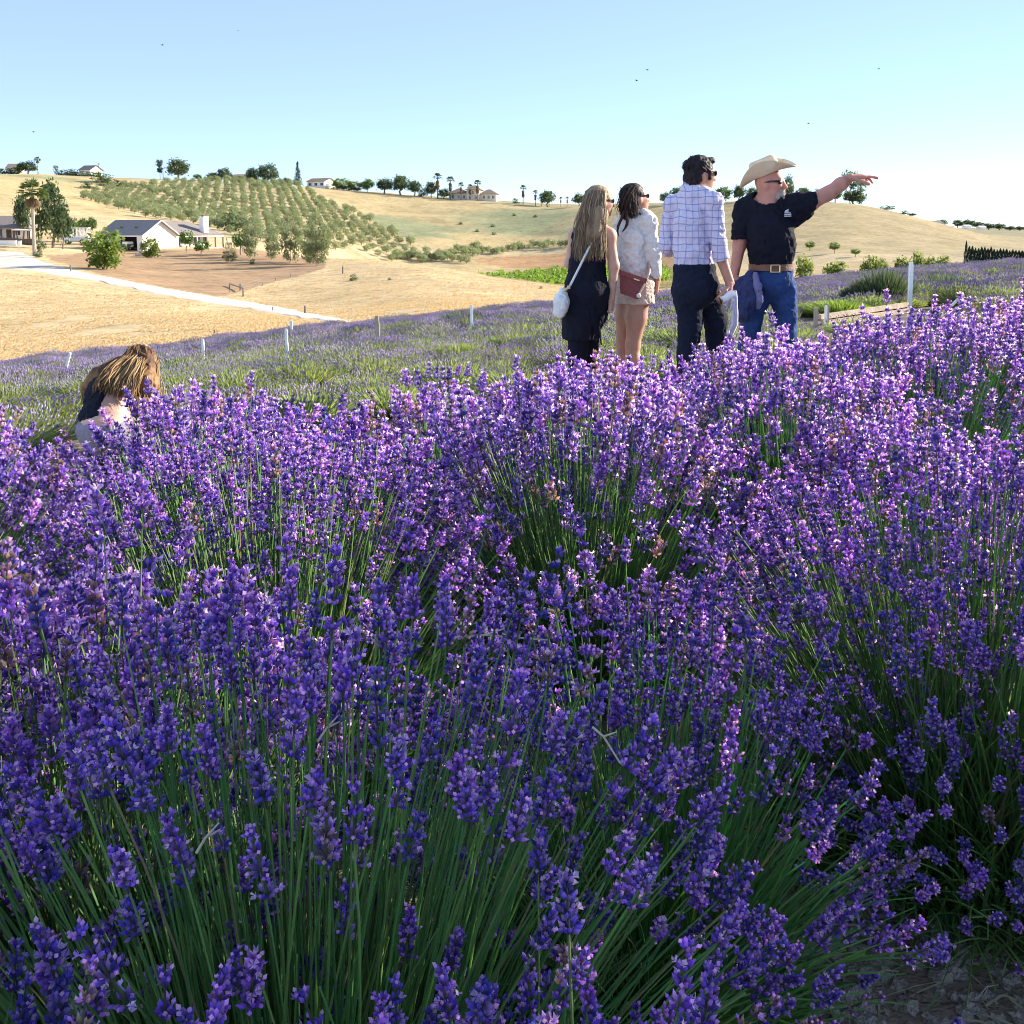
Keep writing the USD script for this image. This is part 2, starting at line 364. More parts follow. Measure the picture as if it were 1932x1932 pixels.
N_ = 60000
gu, gd = gr_.uniform(-60, 1990, N_), np.exp(gr_.uniform(math.log(46), math.log(190), N_))
gx = (gu - 966) / FPX * gd; gz = ground(gx, gd)
pu, pv = project(np.c_[gx, gd, gz])
okg = (gd > field_edge(gx, gd) + .3) & ~contains_xy(Polygon([(-80, 462), (85, 476), (150, 470), (470, 462), (640, 478), (616, 510), (470, 548), (420, 562), (640, 600), (640, 612), (300, 562), (84, 520), (-80, 512)]), pu, pv)
okg &= meshkit.fbm(np.c_[gx / 7, gd / 7, 0 * gx], 3, 8) > .30
gi = np.nonzero(okg)[0][:42000]
pi = instancer("/World/dry_grass", ["/World/dry_grass/tuft"], [M4((gx[k], gd[k], gz[k]), gr_.uniform(0, 6.28), (lambda q: (q * 1.2, q * 1.2, q * .55))(gr_.uniform(.2, .62))) for k in gi], np.zeros(len(gi), int))
setdata(pi.GetPrim(), "golden dry grass tufts covering the slopes beyond the lavender field", "dry grass", kind="stuff")
usdkit.mesh(stage, "/World/dry_grass/tuft", (GV, GF), LK + "dry_grass")
_count[("/World", "dry_grass")] = 1
# ------------------------------------------------------------------ trees
def leaf_cloud(centers, size, r, up=0.3, squash=1.0, shape="quad"):
    """one small folded leaf face at every centre, turned at random"""
    n = len(centers)
    d = r.normal(size=(n, 3)); d[:, 2] += up; d /= np.linalg.norm(d, axis=1, keepdims=True)
    a = np.cross(d, r.normal(size=(n, 3))); a /= np.linalg.norm(a, axis=1, keepdims=True)
    b = np.cross(d, a)
    s = (size * r.uniform(0.6, 1.4, n))[:, None]
    c = np.asarray(centers)
    v = np.stack([c - a * s, c - b * s * .55 * squash, c + a * s, c + b * s * .55 * squash], 1).reshape(-1, 3)
    k = 4 * np.arange(n)[:, None]
    f = np.concatenate([k + [0, 1, 2], k + [0, 2, 3]])
    return v, f

def crown_points(blobs, n, r, clumps=40, tight=0.22, shell=0.55):
    """leaf positions: clumps spread through the blobs' volume, denser at their skins"""
    blobs = np.asarray(blobs, float)   # x y z rx ry rz
    w = blobs[:, 3] * blobs[:, 4] * blobs[:, 5]; w = w ** .7 / (w ** .7).sum()
    pick = r.choice(len(blobs), clumps, p=w)
    d = r.normal(size=(clumps, 3)); d /= np.linalg.norm(d, axis=1, keepdims=True)
    rad = r.uniform(shell, 1.0, clumps) ** .6
    cc = blobs[pick, :3] + d * rad[:, None] * blobs[pick, 3:]
    k = r.integers(0, clumps, n)
    sc = blobs[pick[k], 3:].mean(1)[:, None] * tight
    return cc[k] + r.normal(size=(n, 3)) * sc * np.array([1, 1, .8])

def limb(p0, p1, r0, r1, r, n=5, wig=.06):
    t = np.linspace(0, 1, n)[:, None]
    p = np.asarray(p0) * (1 - t) + np.asarray(p1) * t
    p[1:-1] += r.normal(size=(n - 2, 3)) * wig * np.linalg.norm(np.asarray(p1) - p0)
    return tube(p, np.linspace(r0, r1, n), 6)

BARK = mat("bark", (.19, .14, .10), .9, .3, 4, .6)
BARKP = mat("pale_bark", (.36, .30, .23), .9, .25, 4, .6)
LM_OLIVE = leaf_mat("olive_leaf", (.17, .20, .12), (.40, .43, .28), .3)
LM_OAK = leaf_mat("oak_leaf", (.05, .08, .042), (.15, .195, .095), .28)
LM_GREEN = leaf_mat("green_leaf", (.05, .10, .025), (.17, .25, .07), .3)
LM_LIME = leaf_mat("yellow_green_leaf", (.10, .15, .03), (.30, .34, .09), .3)
LM_GREY = leaf_mat("grey_green_leaf", (.085, .115, .065), (.25, .27, .16), .3)
LM_PINE = leaf_mat("pine_needle", (.025, .05, .032), (.075, .11, .065), .15)
LM_PALM = leaf_mat("palm_frond", (.07, .11, .04), (.20, .25, .09), .2)
LM_DRYP = leaf_mat("dry_palm_frond", (.24, .18, .10), (.46, .36, .22), .2, tcol=(.4, .3, .15))
LM_CYP = leaf_mat("cypress_leaf", (.022, .05, .028), (.06, .105, .05), .12)
TREES = {}
def tree_parts(path, kind):
    """unit tree: height 1, width about 1 (scaled when it is placed)"""
    r = np.random.default_rng(abs(hash(kind)) % 1000 if False else sum(map(ord, kind)))
    if kind == "olive":
        tr = cat_(limb((0, 0, -.08), (.02, .01, .34), .035, .025, r), limb((.02, .01, .3), (.18, .05, .55), .02, .01, r), limb((.02, .01, .3), (-.17, -.04, .55), .02, .01, r))
        pts = crown_points([(0, 0, .58, .43, .43, .40), (.12, .05, .66, .30, .30, .28), (-.15, -.08, .52, .30, .30, .30)], 520, r, 44, .22, .75)
        leaf, sz, bk = LM_OLIVE, .062, BARK
    elif kind == "oak":
        tr = cat_(limb((0, 0, -.08), (0, 0, .4), .05, .035, r), *[limb((0, 0, .3), (.3 * math.cos(a), .3 * math.sin(a), .65), .03, .01, r) for a in (0, 1.3, 2.5, 3.9, 5.2)])
        pts = crown_points([(0, 0, .6, .40, .40, .36), (.22, .1, .55, .26, .26, .26), (-.24, -.05, .5, .26, .26, .28), (.05, -.2, .7, .24, .24, .24)], 1900, r, 80, .22)
        leaf, sz, bk = LM_OAK, .042, BARK
    elif kind == "green":
        tr = cat_(limb((0, 0, -.08), (0, 0, .4), .04, .03, r), *[limb((0, 0, .3), (.28 * math.cos(a), .28 * math.sin(a), .6), .02, .01, r) for a in (0.4, 2.5, 4.6)])
        pts = crown_points([(0, 0, .62, .42, .42, .34), (.2, .1, .5, .28, .28, .26), (-.24, .05, .55, .26, .26, .3)], 1900, r, 80, .22)
        leaf, sz, bk = LM_GREEN, .042, BARK
    elif kind == "lime":
        tr = cat_(*[limb((0.03 * k, 0, -.06), (.25 * k, .1 * k, .5), .022, .01, r) for k in (-1, 0.2, 1)])
        pts = crown_points([(0, 0, .55, .42, .42, .42), (.25, .1, .7, .22, .22, .28), (-.25, .05, .42, .28, .28, .36), (.25, 0, .35, .26, .26, .28)], 1900, r, 80, .22)
        leaf, sz, bk = LM_LIME, .05, BARK
    elif kind == "airy":
        tr = cat_(limb((0, 0, -.05), (.04, 0, .85), .018, .006, r, 7), *[limb((.01, 0, z), (s * .3, .1 * s, z + .26), .008, .003, r) for z, s in ((.25, 1), (.32, -1), (.45, .9), (.5, -.8), (.62, .6), (.66, -.6))])
        pts = crown_points([(0, 0, .62, .34, .34, .38), (.18, .1, .45, .24, .24, .3), (-.2, -.05, .42, .24, .24, .3), (.02, 0, .25, .3, .3, .22)], 2600, r, 110, .19)
        leaf, sz, bk = LM_GREY, .026, BARKP
    elif kind == "willow":
        tr = cat_(limb((0, 0, -.05), (0, 0, .6), .045, .03, r), *[limb((0, 0, .45), (.3 * math.cos(a), .3 * math.sin(a), .75), .02, .008, r) for a in (0, 2, 4)])
        base = crown_points([(0, 0, .66, .42, .42, .32), (.2, 0, .72, .26, .26, .26), (-.2, 0, .6, .28, .28, .34)], 1500, r, 60, .22)
        base[:, 2] -= np.clip(np.hypot(base[:, 0], base[:, 1]) - .15, 0, 1) * r.uniform(.1, 1.2, len(base))
        pts, leaf, sz, bk = base, LM_OAK, .045, BARK
    elif kind == "bush":
        tr = limb((0, 0, -.1), (0, 0, .4), .03, .02, r)
        pts = crown_points([(0, 0, .45, .42, .42, .45), (.25, .1, .38, .24, .24, .35), (-.25, 0, .35, .24, .24, .35)], 700, r, 36, .26)
        pts[:, 2] = np.abs(pts[:, 2])
        leaf, sz, bk = LM_OAK, .055, BARK
    elif kind == "ball":
        tr = limb((0, 0, -.06), (0.01, 0, .5), .035, .03, r)
        pts = crown_points([(0, 0, .68, .40, .40, .29)], 1000, r, 60, .2, .7)
        leaf, sz, bk = LM_GREEN, .05, BARK
    elif kind == "pine":
        tr = limb((0, 0, -.05), (0, 0, .97), .03, .005, r, 8, .01)
        P = []
        for z in np.linspace(.16, .97, 15):
            w = .40 * (1 - z) ** .8 + .03
            m = int(6 + 10 * (1 - z))
            for a in r.uniform(0, 6.28, m):
                l = w * r.uniform(.6, 1.15)
                t = r.uniform(.15, 1, 9)[:, None]
                P.append(np.array([l * math.cos(a), l * math.sin(a), -.10 * l / .4]) * t + [0, 0, z] + r.normal(size=(9, 3)) * .014)
        pts, leaf, sz, bk = np.concatenate(P), LM_PINE, .030, BARK
    elif kind == "sparse_pine":
        tr = cat_(limb((0.1, 0, -.05), (.06, 0, .95), .035, .01, r, 8, .01), *[limb((.08, 0, z), (s, .05, z + .05), .015, .005, r) for z, s in ((.4, -.35), (.55, .38), (.68, -.4), (.8, .3))])
        pts = crown_points([(-.28, 0, .46, .28, .25, .07), (.25, 0, .6, .3, .25, .08), (-.25, 0, .74, .35, .3, .08), (.0, 0, .92, .36, .3, .09), (.15, 0, .38, .2, .2, .06)], 800, r, 50, .25)
        leaf, sz, bk = LM_PINE, .045, BARKP
    elif kind == "tall":
        tr = cat_(limb((0, 0, -.05), (.06, 0, .8), .03, .015, r, 7), limb((.02, 0, .35), (.3, .0, .62), .02, .008, r), limb((.02, 0, .3), (-.26, .0, .5), .02, .008, r))
        pts = crown_points([(.05, 0, .86, .45, .4, .13), (.28, 0, .62, .25, .25, .16), (-.25, 0, .5, .26, .26, .15), (.15, 0, .3, .34, .3, .2)], 1200, r, 50, .22)
        leaf, sz, bk = LM_OAK, .038, BARKP
    elif kind == "shrub":
        tr = limb((0, 0, -.1), (0, 0, .3), .03, .02, r)
        pts = crown_points([(0, 0, .4, .5, .4, .4), (.3, .1, .3, .25, .25, .3), (-.3, 0, .3, .25, .25, .3)], 260, r, 24, .3)
        pts[:, 2] = np.abs(pts[:, 2])
        leaf, sz, bk = LM_OAK, .085, BARK
    elif kind == "cypress":
        tr = limb((0, 0, -.05), (0, 0, .3), .03, .02, r)
        z = r.uniform(0, 1, 1500) ** 1.15
        w = .5 * np.minimum(1, (1 - z) * 2.4) ** .7 * (.86 + .14 * np.sin(z * 23)) + .01
        a = r.uniform(0, 6.28, 1500)
        rr = w * np.sqrt(r.uniform(.45, 1, 1500))
        pts = np.stack([rr * np.cos(a), rr * np.sin(a), z], 1)
        leaf, sz, bk = LM_CYP, .05, BARK
    v, f = leaf_cloud(pts, sz, r)
    part(path, "trunk", tr, bk)
    part(path, "crown", (v, f), leaf, smooth=False)

def palm_parts(path, kind):
    r = np.random.default_rng(5 if kind == "palm" else 9)
    skirt = kind == "skirt_palm"
    top = .80
    part(path, "trunk", tube([(0, 0, -.03), (.006, 0, .2), (.0, 0, .5), (0, 0, top)], [.030, .021, .018, .02], 8), BARKP if not skirt else BARK)
    def fan(n, e0, e1, l0, l1, zc, droop):
        V, F = [], []
        for k in range(n):
            a = r.uniform(0, 6.283); e = r.uniform(e0, e1); l = r.uniform(l0, l1)
            d = np.array([math.cos(a) * math.cos(e), math.sin(a) * math.cos(e), math.sin(e)])
            s = np.array([-math.sin(a), math.cos(a), 0])
            u = np.cross(d, s)
            root = np.array([0, 0, zc]) + d * .02; hub = root + d * l * .42
            m = 9
            for q in range(m):
                th = (q / (m - 1) - .5) * 2.3
                tip = hub + (d * math.cos(th) + s * math.sin(th)) * l * .58 * (1 - .2 * abs(th)) - np.array([0, 0, droop * l * r.uniform(.5, 1)])
                w = (s * math.cos(th) - d * math.sin(th)) * .010
                b = len(V)
                mid = (hub + tip) / 2 + u * .006
                V += [hub, mid + w, tip, mid - w]; F += [[b, b + 1, b + 2], [b, b + 2, b + 3]]
            b = len(V)
            V += [root - s * .003, root + s * .003, hub + s * .003, hub - s * .003]; F += [[b, b + 1, b + 2], [b, b + 2, b + 3]]
        return np.array(V), np.array(F)
    part(path, "crown", fan(46, -.35, 1.35, .14, .22, top, .22), LM_PALM, smooth=False)
    part(path, "dead_frond_skirt", fan(34 if not skirt else 70, -1.45, -.75, .10, .17, top - .02, .3) if not skirt else cat_(*[trimesh.Trimesh(*fan(22, -1.45, -.9, .10, .16, z, .2), process=False) for z in (.74, .66, .58, .5)]), LM_DRYP, smooth=False)

def place_tree(kind, u, v, h, w, label, D=None, group=None, name=None, cat="tree", rz=None, dmin=60):
    p = on(u, D) if D else hit(u, v, dmin)
    D = p[1]
    # foot at the pixel: keep the pixel's row when the distance was given
    H, W = h / FPX * D * 1.02, w / FPX * D
    palm = "palm" in kind
    W = H if palm else W / .95
    name = name or {"palm": "palm_tree", "skirt_palm": "palm_tree", "bush": "bush", "shrub": "shrub", "pine": "pine_tree", "sparse_pine": "pine_tree", "olive": "olive_tree", "cypress": "cypress_tree"}.get(kind, "tree")
    m = M4(p, rng.uniform(0, 6.28) if rz is None else rz, (W, W, H))
    if kind in TREES and TREES[kind].rsplit("/", 1)[1].startswith(name):
        return copy_of(TREES[kind], label, cat, m, group)
    path = thing(name, label, cat, m, group)
    (palm_parts if palm else tree_parts)(path, kind)
    TREES.setdefault(kind, path)
    return path

# trees and shrubs along the ridge, left to right
RIDGE = [
 ("shrub", 8, 322, 10, 34, "low dark shrub at the left edge of the skyline"), ("shrub", 30, 323, 12, 26, "dark shrub in front of the small brown house on the skyline"),
 ("oak", 57, 323, 22, 30, "broad grey-green tree beside the small brown house on the skyline"), ("green", 41, 322, 18, 12, "narrow small tree between the brown house and the broad skyline tree"),
 ("palm", 75, 322, 32, 0, "lone slim palm on the skyline at far left"), ("tall", 108, 324, 15, 10, "tiny lone tree on the skyline right of the slim palm"),
 ("shrub", 122, 326, 9, 20, "first low shrub on the hilltop right of the tiny lone tree"), ("shrub", 138, 329, 12, 26, "grey shrub below the small white ridge house, left end"), ("shrub", 160, 332, 9, 40, "wide low shrub below the small white ridge house"),
 ("shrub", 184, 332, 10, 26, "dark shrub at the right corner of the small white ridge house"), ("bush", 192, 345, 17, 36, "dark bush on the slope below the skyline pole"), ("shrub", 215, 352, 12, 40, "wide dark bush above the left end of the olive rows"), ("shrub", 165, 356, 13, 24, "grey bush just above the olive rows at their left end"),
 ("sparse_pine", 304, 333, 33, 17, "sparse layered pine on the skyline left of the great round oak"), ("oak", 339, 337, 37, 42, "great round dark oak on the skyline"), ("green", 375, 335, 10, 16, "tiny umbrella tree on the skyline right of the great oak"),
 ("oak", 403, 337, 14, 24, "low dark tree left of the flat grey ridge house"), ("oak", 425, 338, 23, 25, "dark tree touching the left side of the flat grey ridge house"), ("oak", 478, 341, 26, 30, "dark tree at the right end of the flat grey ridge house"),
 ("oak", 507, 343, 35, 38, "tall dark tree cluster right of the flat grey ridge house"), ("oak", 541, 345, 13, 14, "small tree left of the pointed fir"), ("pine", 563, 347, 43, 25, "pointed dark fir on the skyline left of the white ridge house"),
 ("lime", 646, 357, 19, 34, "light green tree right of the white ridge house"), ("lime", 671, 359, 16, 28, "light green low tree, second right of the white ridge house"), ("green", 695, 359, 22, 26, "round separate tree between white house and dark ridge grove"),
 ("oak", 726, 366, 26, 32, "left tree of the dark ridge grove"), ("oak", 756, 367, 34, 40, "tallest middle tree of the dark ridge grove"), ("oak", 782, 367, 26, 30, "right tree of the dark ridge grove"), ("bush", 799, 367, 14, 20, "low bush right of the dark ridge grove"),
 ("oak", 814, 367, 28, 24, "dark tree just left of the tallest ridge palm"), ("oak", 838, 370, 18, 22, "small dark tree between the two tallest ridge palms"),
 ("skirt_palm", 826, 371, 47, 0, "tallest ridge palm left of the big cream house"), ("skirt_palm", 850, 373, 43, 0, "second tall palm at the left corner of the big cream house"), ("skirt_palm", 870, 375, 32, 0, "shorter palm before the left wing of the big cream house"),
 ("skirt_palm", 887, 377, 29, 0, "stout palm in front of the middle of the big cream house"), ("skirt_palm", 901, 378, 38, 0, "tall palm in front of the middle of the big cream house"), ("shrub", 973, 382, 10, 14, "shrub left of the single skirted palm"),
 ("skirt_palm", 987, 383, 35, 0, "single skirted palm on the skyline right of the big cream house"), ("skirt_palm", 1010, 388, 28, 0, "palm at the left of the small palm row"), ("oak", 1033, 388, 28, 34, "dark tree behind the small palm row"), ("skirt_palm", 1021, 390, 23, 0, "second palm of the small palm row"), ("skirt_palm", 1036, 391, 22, 0, "third palm of the small palm row"),
 ("skirt_palm", 1058, 394, 17, 0, "tiny palm left of the blonde woman's head"), ("skirt_palm", 1070, 395, 18, 0, "tiny palm nearest the blonde woman's head"), ("oak", 1092, 392, 22, 24, "dark tree beside the blonde woman's hair"),
 ("oak", 1276, 378, 29, 30, "dark tree left of the man in the checked shirt on the hill crest"), ("oak", 1255, 384, 20, 22, "low dark tree at the checked shirt's left shoulder"), ("green", 1363, 381, 27, 32, "light green tree on the crest right of the checked shirt"), ("oak", 1394, 380, 29, 28, "dark tree left of the hat on the hill crest"), ("oak", 1420, 379, 24, 26, "dark tree at the hat man's neck on the hill crest"),
 ("oak", 1485, 378, 45, 22, "tree on the crest just right of the bearded face"), ("oak", 1515, 379, 24, 34, "first low tree above the outstretched arm"), ("oak", 1548, 379, 23, 30, "second low tree behind the outstretched arm"), ("oak", 1575, 379, 26, 26, "dark tree under the pointing wrist"),
 ("tall", 1600, 380, 56, 32, "tall umbrella tree above the pointing hand"), ("tall", 1624, 382, 44, 30, "tall loose tree under the pointing fingertips"), ("oak", 1610, 381, 22, 40, "low dark tree at the foot of the tall umbrella tree"),
 ("shrub", 1672, 391, 7, 30, "low shrub on the round hill's right shoulder"), ("shrub", 1706, 400, 7, 20, "second low shrub down the round hill's right shoulder"),
]
DR = {}
for kind, u, v, h, w, lab in RIDGE:
    D = float(np.interp(u, [0, 75, 300, 440, 570, 700, 900, 1050, 1150, 1250, 1356, 1513, 1633, 1702], [404, 408, 424, 436, 450, 453, 443, 433, 408, 382, 362, 352, 342, 331]))
    if v > 340 and u < 230: D = None
    place_tree(kind, u, v, h + 2, w, lab, D, "shrubs on the ridge" if kind == "shrub" else None)
# the house's yard
YARDT = [
 ("willow", 99, 468, 120, 62, "great dark weeping tree behind the tall palm by the drive", 204), ("willow", 118, 470, 78, 36, "lighter drooping tree on the right of the great dark tree", 200), ("oak", 44, 452, 84, 34, "dark tree behind the left house, left of the tall palm", 215),
 ("palm", 66, 483, 146, 0, "tall fan palm with pale trunk at the drive", 183), ("bush", 76, 471, 19, 20, "green bush at the foot of the tall fan palm", 187), ("bush", 73, 486, 16, 18, "lower small bush at the palm's foot by the road", 178),
 ("green", 130, 456, 44, 38, "green tree left of the white truck", 208), ("green", 157, 440, 27, 20, "left one of two clipped trees behind the white truck", 222), ("green", 174, 440, 29, 18, "right one of two clipped trees behind the white truck", 222),
 ("lime", 197, 508, 70, 78, "wide green two-stemmed tree in front of the ranch house carport", 166), ("lime", 283, 487, 37, 32, "yellowish shrub above the low brown planter", 182), ("ball", 352, 475, 39, 28, "lollipop tree by the ranch house porch", 187), ("ball", 380, 484, 30, 32, "round clipped green bush before the porch end", 181),
 ("ball", 454, 481, 43, 33, "dark lollipop tree right of the ranch house", 185), ("airy", 434, 495, 30, 30, "grey pointed shrub in front of the dark lollipop tree", 172),
 ("airy", 473, 488, 80, 40, "leftmost tall airy grey tree right of the ranch house", 183), ("airy", 514, 490, 62, 42, "shortest of the tall airy trees, second from the left", 183), ("airy", 550, 496, 92, 46, "third tall airy tree, dark and narrow", 176), ("airy", 598, 502, 96, 60, "rightmost and widest tall airy tree at the yard's edge", 171),
 ("bush", 440, 436, 36, 52, "wide dark bush between ranch house and olive rows", 255), ("shrub", 476, 499, 12, 12, "small grey shrub under the leftmost airy tree", 172), ("airy", 585, 498, 60, 44, "slender airy tree beside the widest one", 176),
 ("bush", 667, 530, 13, 15, "lone round bush on the golden slope", 137),
]
for kind, u, v, h, w, lab, D in YARDT:
    place_tree(kind, u, v, h, w, lab, None, dmin=90)
for u, v, h, w, kind, lab in ((1528, 474, 18, 19, "ball", "leftmost of three small round trees on the right slope"), (1574, 479, 21, 21, "ball", "middle one of three small round trees on the right slope"), (1614, 485, 15, 19, "ball", "rightmost of three small round trees on the right slope")):
    place_tree(kind, u, v, h, w, lab, dmin=120)
for u, v, h, w, kind, lab, D in ((1521, 526, 42, 34, "lime", "loose yellow-green tree right of the jeans at the field's end", 86), (1580, 524, 30, 46, "lime", "wide yellow-green bush at the field's end", 90), (1648, 514, 30, 36, "lime", "forked yellow-green bush at the field's end", 94), (1668, 512, 24, 20, "lime", "narrow yellow-green bush next to the forked one", 95),
                          (1708, 506, 20, 32, "lime", "low bush left of the bright bush beyond the white stake", 100), (1736, 504, 28, 26, "lime", "bright rounded bush behind the white stake", 100), (1758, 504, 19, 22, "lime", "small bright bush right of the white stake", 100), (1783, 503, 20, 28, "lime", "rightmost yellow-green bush before the cypress hedge", 100)):
    D_ = float(field_edge(at(u, 500, 80.)[0], 80.)) + .6; zt, zg = at(u, v - h, D_)[2], on(u, D_)[2]
    place_tree(kind, u, v, max((zt - zg) / 1.02 / D_ * FPX, 12), w, lab, D_)
ORD = "zeroth first second third fourth fifth sixth seventh eighth ninth tenth eleventh twelfth thirteenth fourteenth fifteenth sixteenth seventeenth eighteenth nineteenth twentieth twenty-first twenty-second twenty-third twenty-fourth twenty-fifth twenty-sixth twenty-seventh twenty-eighth twenty-ninth thirtieth".split()
for k in range(20):
    u = 1826 + k * 5.9
    h = 60 if k == 0 else 50 - k * .8 + rng.uniform(-2.5, 2.5)
    place_tree("cypress", u, 0, h, 11.5 if k else 8.0, "tall first cypress at the left end of the hedge row" if k == 0 else f"{ORD[k]} cypress counted from the tall one at the hedge row's left end", float(field_edge(at(u, 500, 80.)[0], 80.)) - 1.5 - k * .1, None)
# scattered small bushes on the slopes
for k, (u, v, lab) in enumerate([(869, 424, "left dark bush on the open slope"), (900, 438, "second dark bush low on the open slope"), (930, 429, "dark bush in the middle of the open slope"), (932, 443, "lowest dark bush on the open slope"), (970, 408, "upper dark bush on the open slope"), (1010, 410, "dark bush high on the slope near the blonde woman"), (980, 470, "small grey bush by the valley track"), (735, 529, "tiny weed tuft on the golden slope"), (1020, 545, "tiny weed tuft by the vineyard corner")]):
    place_tree("shrub", u, v, 6, 8, lab, dmin=100 if v > 500 else 200, group=None)
# far trees on the plain
for u, h, w, lab in ((1777, 15, 24, "dark far tree behind the long grey barn"), (1808, 16, 22, "far tree left of the white roof on the plain"), (1828, 17, 26, "far tree above the white roofs on the plain"), (1848, 14, 26, "far tree on the plain, right of the white roofs"), (1866, 13, 22, "low far tree left of the gap on the plain"), (1886, 13, 24, "round far tree on the plain"), (1908, 9, 22, "small far tree by the far pole"), (1925, 9, 18, "last far tree at the right edge of the plain"), (1722, 6, 18, "far shrub on the hill's right flank")):
    place_tree("oak", u, 0, h, w, lab, 860 if u > 1740 else 332, None)

# ------------------------------------------------------------------ olive grove
OP = Polygon([(140, 372), (220, 356), (304, 345), (440, 340), (556, 348), (572, 356), (668, 402), (736, 440), (795, 466), (828, 474), (828, 500), (742, 490), (628, 474), (560, 462), (500, 458), (405, 436), (287, 413)])
spots = []
ang = math.radians(-6)
ex, ey = np.array([math.cos(ang), math.sin(ang)]), np.array([-math.sin(ang), math.cos(ang)])
for a in range(-90, 90):
    for b in range(-40, 40):
        x, y = np.array([-95, 340]) + ex * a * 3.4 + ey * b * 9.0 + rng.normal(size=2) * .35
        if 230 < y < 460:
            spots.append((x, y))
spots = np.array(spots)
sz = ground(spots[:, 0], spots[:, 1])
pu, pv = project(np.c_[spots, sz])
ok = contains_xy(OP, pu, pv)
for u0, u1, v0, v1, n in ((880, 1085, 484, 462, 22), (830, 900, 486, 474, 9), (740, 880, 492, 496, 16)):   # the thin band of trees down the valley
    for k in range(n):
        t = (k + rng.uniform(-.2, .2)) / (n - 1)
        p = hit(u0 + (u1 - u0) * t, v0 + (v1 - v0) * t + rng.uniform(-3, 3), 215)
        spots = np.vstack([spots, p[:2]]); sz = np.append(sz, p[2]); ok = np.append(ok, True)
spots = np.c_[spots, sz][ok]
vis = []
for p in spots:                                             # hidden by the ground in front?
    t = np.linspace(.25, .97, 60)[:, None]
    s = EYE + (p + [0, 0, 3.4] - EYE) * t
    vis.append((s[:, 2] > ground(s[:, 0], s[:, 1])).all())
spots = spots[np.array(vis)]
spots = spots[np.argsort(spots[:, 1])]
print("olives", len(spots))
def olive_m(p):
    s = rng.uniform(.8, 1.25)
    return M4(p, rng.uniform(0, 6.28), (2.55 * s, 2.55 * s, 2.45 * s * rng.uniform(.9, 1.1)))
lab = "round grey-green olive tree standing in the planted hillside rows"
ol0 = thing("olive_tree", lab, "tree", olive_m(spots[0]), "olive trees in the hillside rows")
tree_parts(ol0, "olive")
for p in spots[1:300]:
    copy_of(ol0, lab, "tree", olive_m(p), "olive trees in the hillside rows")
if len(spots) > 300:
    pi = instancer("/World/" + numbered("olive_grove"), ["/World/olive_grove/olive_tree"], [olive_m(p) for p in spots[300:]], np.zeros(len(spots) - 300, int))
    UsdGeom.Xform.Define(stage, "/World/olive_grove/olive_tree")
    tree_parts("/World/olive_grove/olive_tree", "olive")
    setdata(pi.GetPrim(), "farther olive trees merging in the upper hillside rows", "olive grove", kind="stuff")

# vineyard rows in the valley
VP = Polygon([(905, 524), (1070, 506), (1262, 508), (1262, 560), (1035, 556)])
rowd = np.array([math.cos(math.radians(68)), math.sin(math.radians(68))]); perp = np.array([-rowd[1], rowd[0]])
r = np.random.default_rng(4)
n_rows = 0
for b in range(-60, 60):
    pts = []
    c0 = np.array([22, 225]) + perp * b * 3.0
    s = np.arange(-90, 90, .32)
    xy = c0 + s[:, None] * rowd
    g = ground(xy[:, 0], xy[:, 1])
    u, v = project(np.c_[xy, g + .5])
    m = contains_xy(VP, u, v) & (xy[:, 1] > 165) & (xy[:, 1] < 285)
    if m.sum() < 12: continue
    P = np.c_[xy, g][m]
    k = np.repeat(np.arange(len(P)), 5)
    pts = P[k] + np.c_[r.normal(size=(len(k), 2)) * .28, r.uniform(.35, 1.5, len(k))]
    path = thing("vine_row", f"green grapevine row, {ORD[n_rows + 1]} from the vineyard's right end", "vine row")
    part(path, "foliage", leaf_cloud(pts, .30, r), leaf_mat("vine_leaf", (.10, .17, .03), (.26, .36, .07), .35) if n_rows == 0 else LK + "vine_leaf", smooth=False)
    n_rows += 1
# ------------------------------------------------------------------ buildings
def slab(quad, t=.16):
    q = np.asarray(quad, float)
    n = np.cross(q[1] - q[0], q[2] - q[0]); n /= np.linalg.norm(n)
    if n[2] < 0: n = -n
    v = np.vstack([q, q - n * t])
    m = len(q)
    f = [[0, k, k + 1] for k in range(1, m - 1)] + [[m, m + k + 1, m + k] for k in range(1, m - 1)]
    for k in range(m):
        a, b = k, (k + 1) % m
        f += [[a, m + a, m + b], [a, m + b, b]]
    return trimesh.Trimesh(v, f, process=False)
ROOF = mat("grey_shingle", (.20, .175, .165), .9, .22, 3, .5, 9)
ROOFB = mat("brown_shingle", (.25, .19, .15), .9, .22, 3, .5, 9)
WHITE = mat("white_paint", (.80, .76, .70), .7, .06, 1.5)
CREAM = mat("cream_stucco", (.62, .54, .45), .85, .1, 1.5, .3, 20)
TRIM = mat("trim_paint", (.74, .68, .62), .6, .06, 2)
DARKW = mat("dark_wood", (.10, .075, .06), .8, .3, 5, .4)
WOOD = mat("weathered_wood", (.40, .32, .24), .85, .3, 5, .5)
GREYW = mat("grey_post_wood", (.19, .16, .13), .85, .3, 5, .5)
GLASS = mat("window_glass", (.05, .06, .075), .08, .2, 3, spec=.7)
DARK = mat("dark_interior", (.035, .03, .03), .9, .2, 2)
CARP = mat("black_car_paint", (.03, .028, .035), .25, .1, 2, spec=.6)
CARW = mat("white_car_paint", (.80, .80, .80), .3, .04, 2, spec=.5)
CARG = mat("silver_car_paint", (.5, .53, .56), .3, .06, 2, spec=.5)
TYRE = mat("tyre_rubber", (.03, .03, .03), .85, .2, 8)
RIM = mat("wheel_rim", (.5, .5, .5), .35, .1, 8, metallic=.7)
CONC = mat("pale_concrete", (.55, .5, .45), .9, .12, 2, .3)
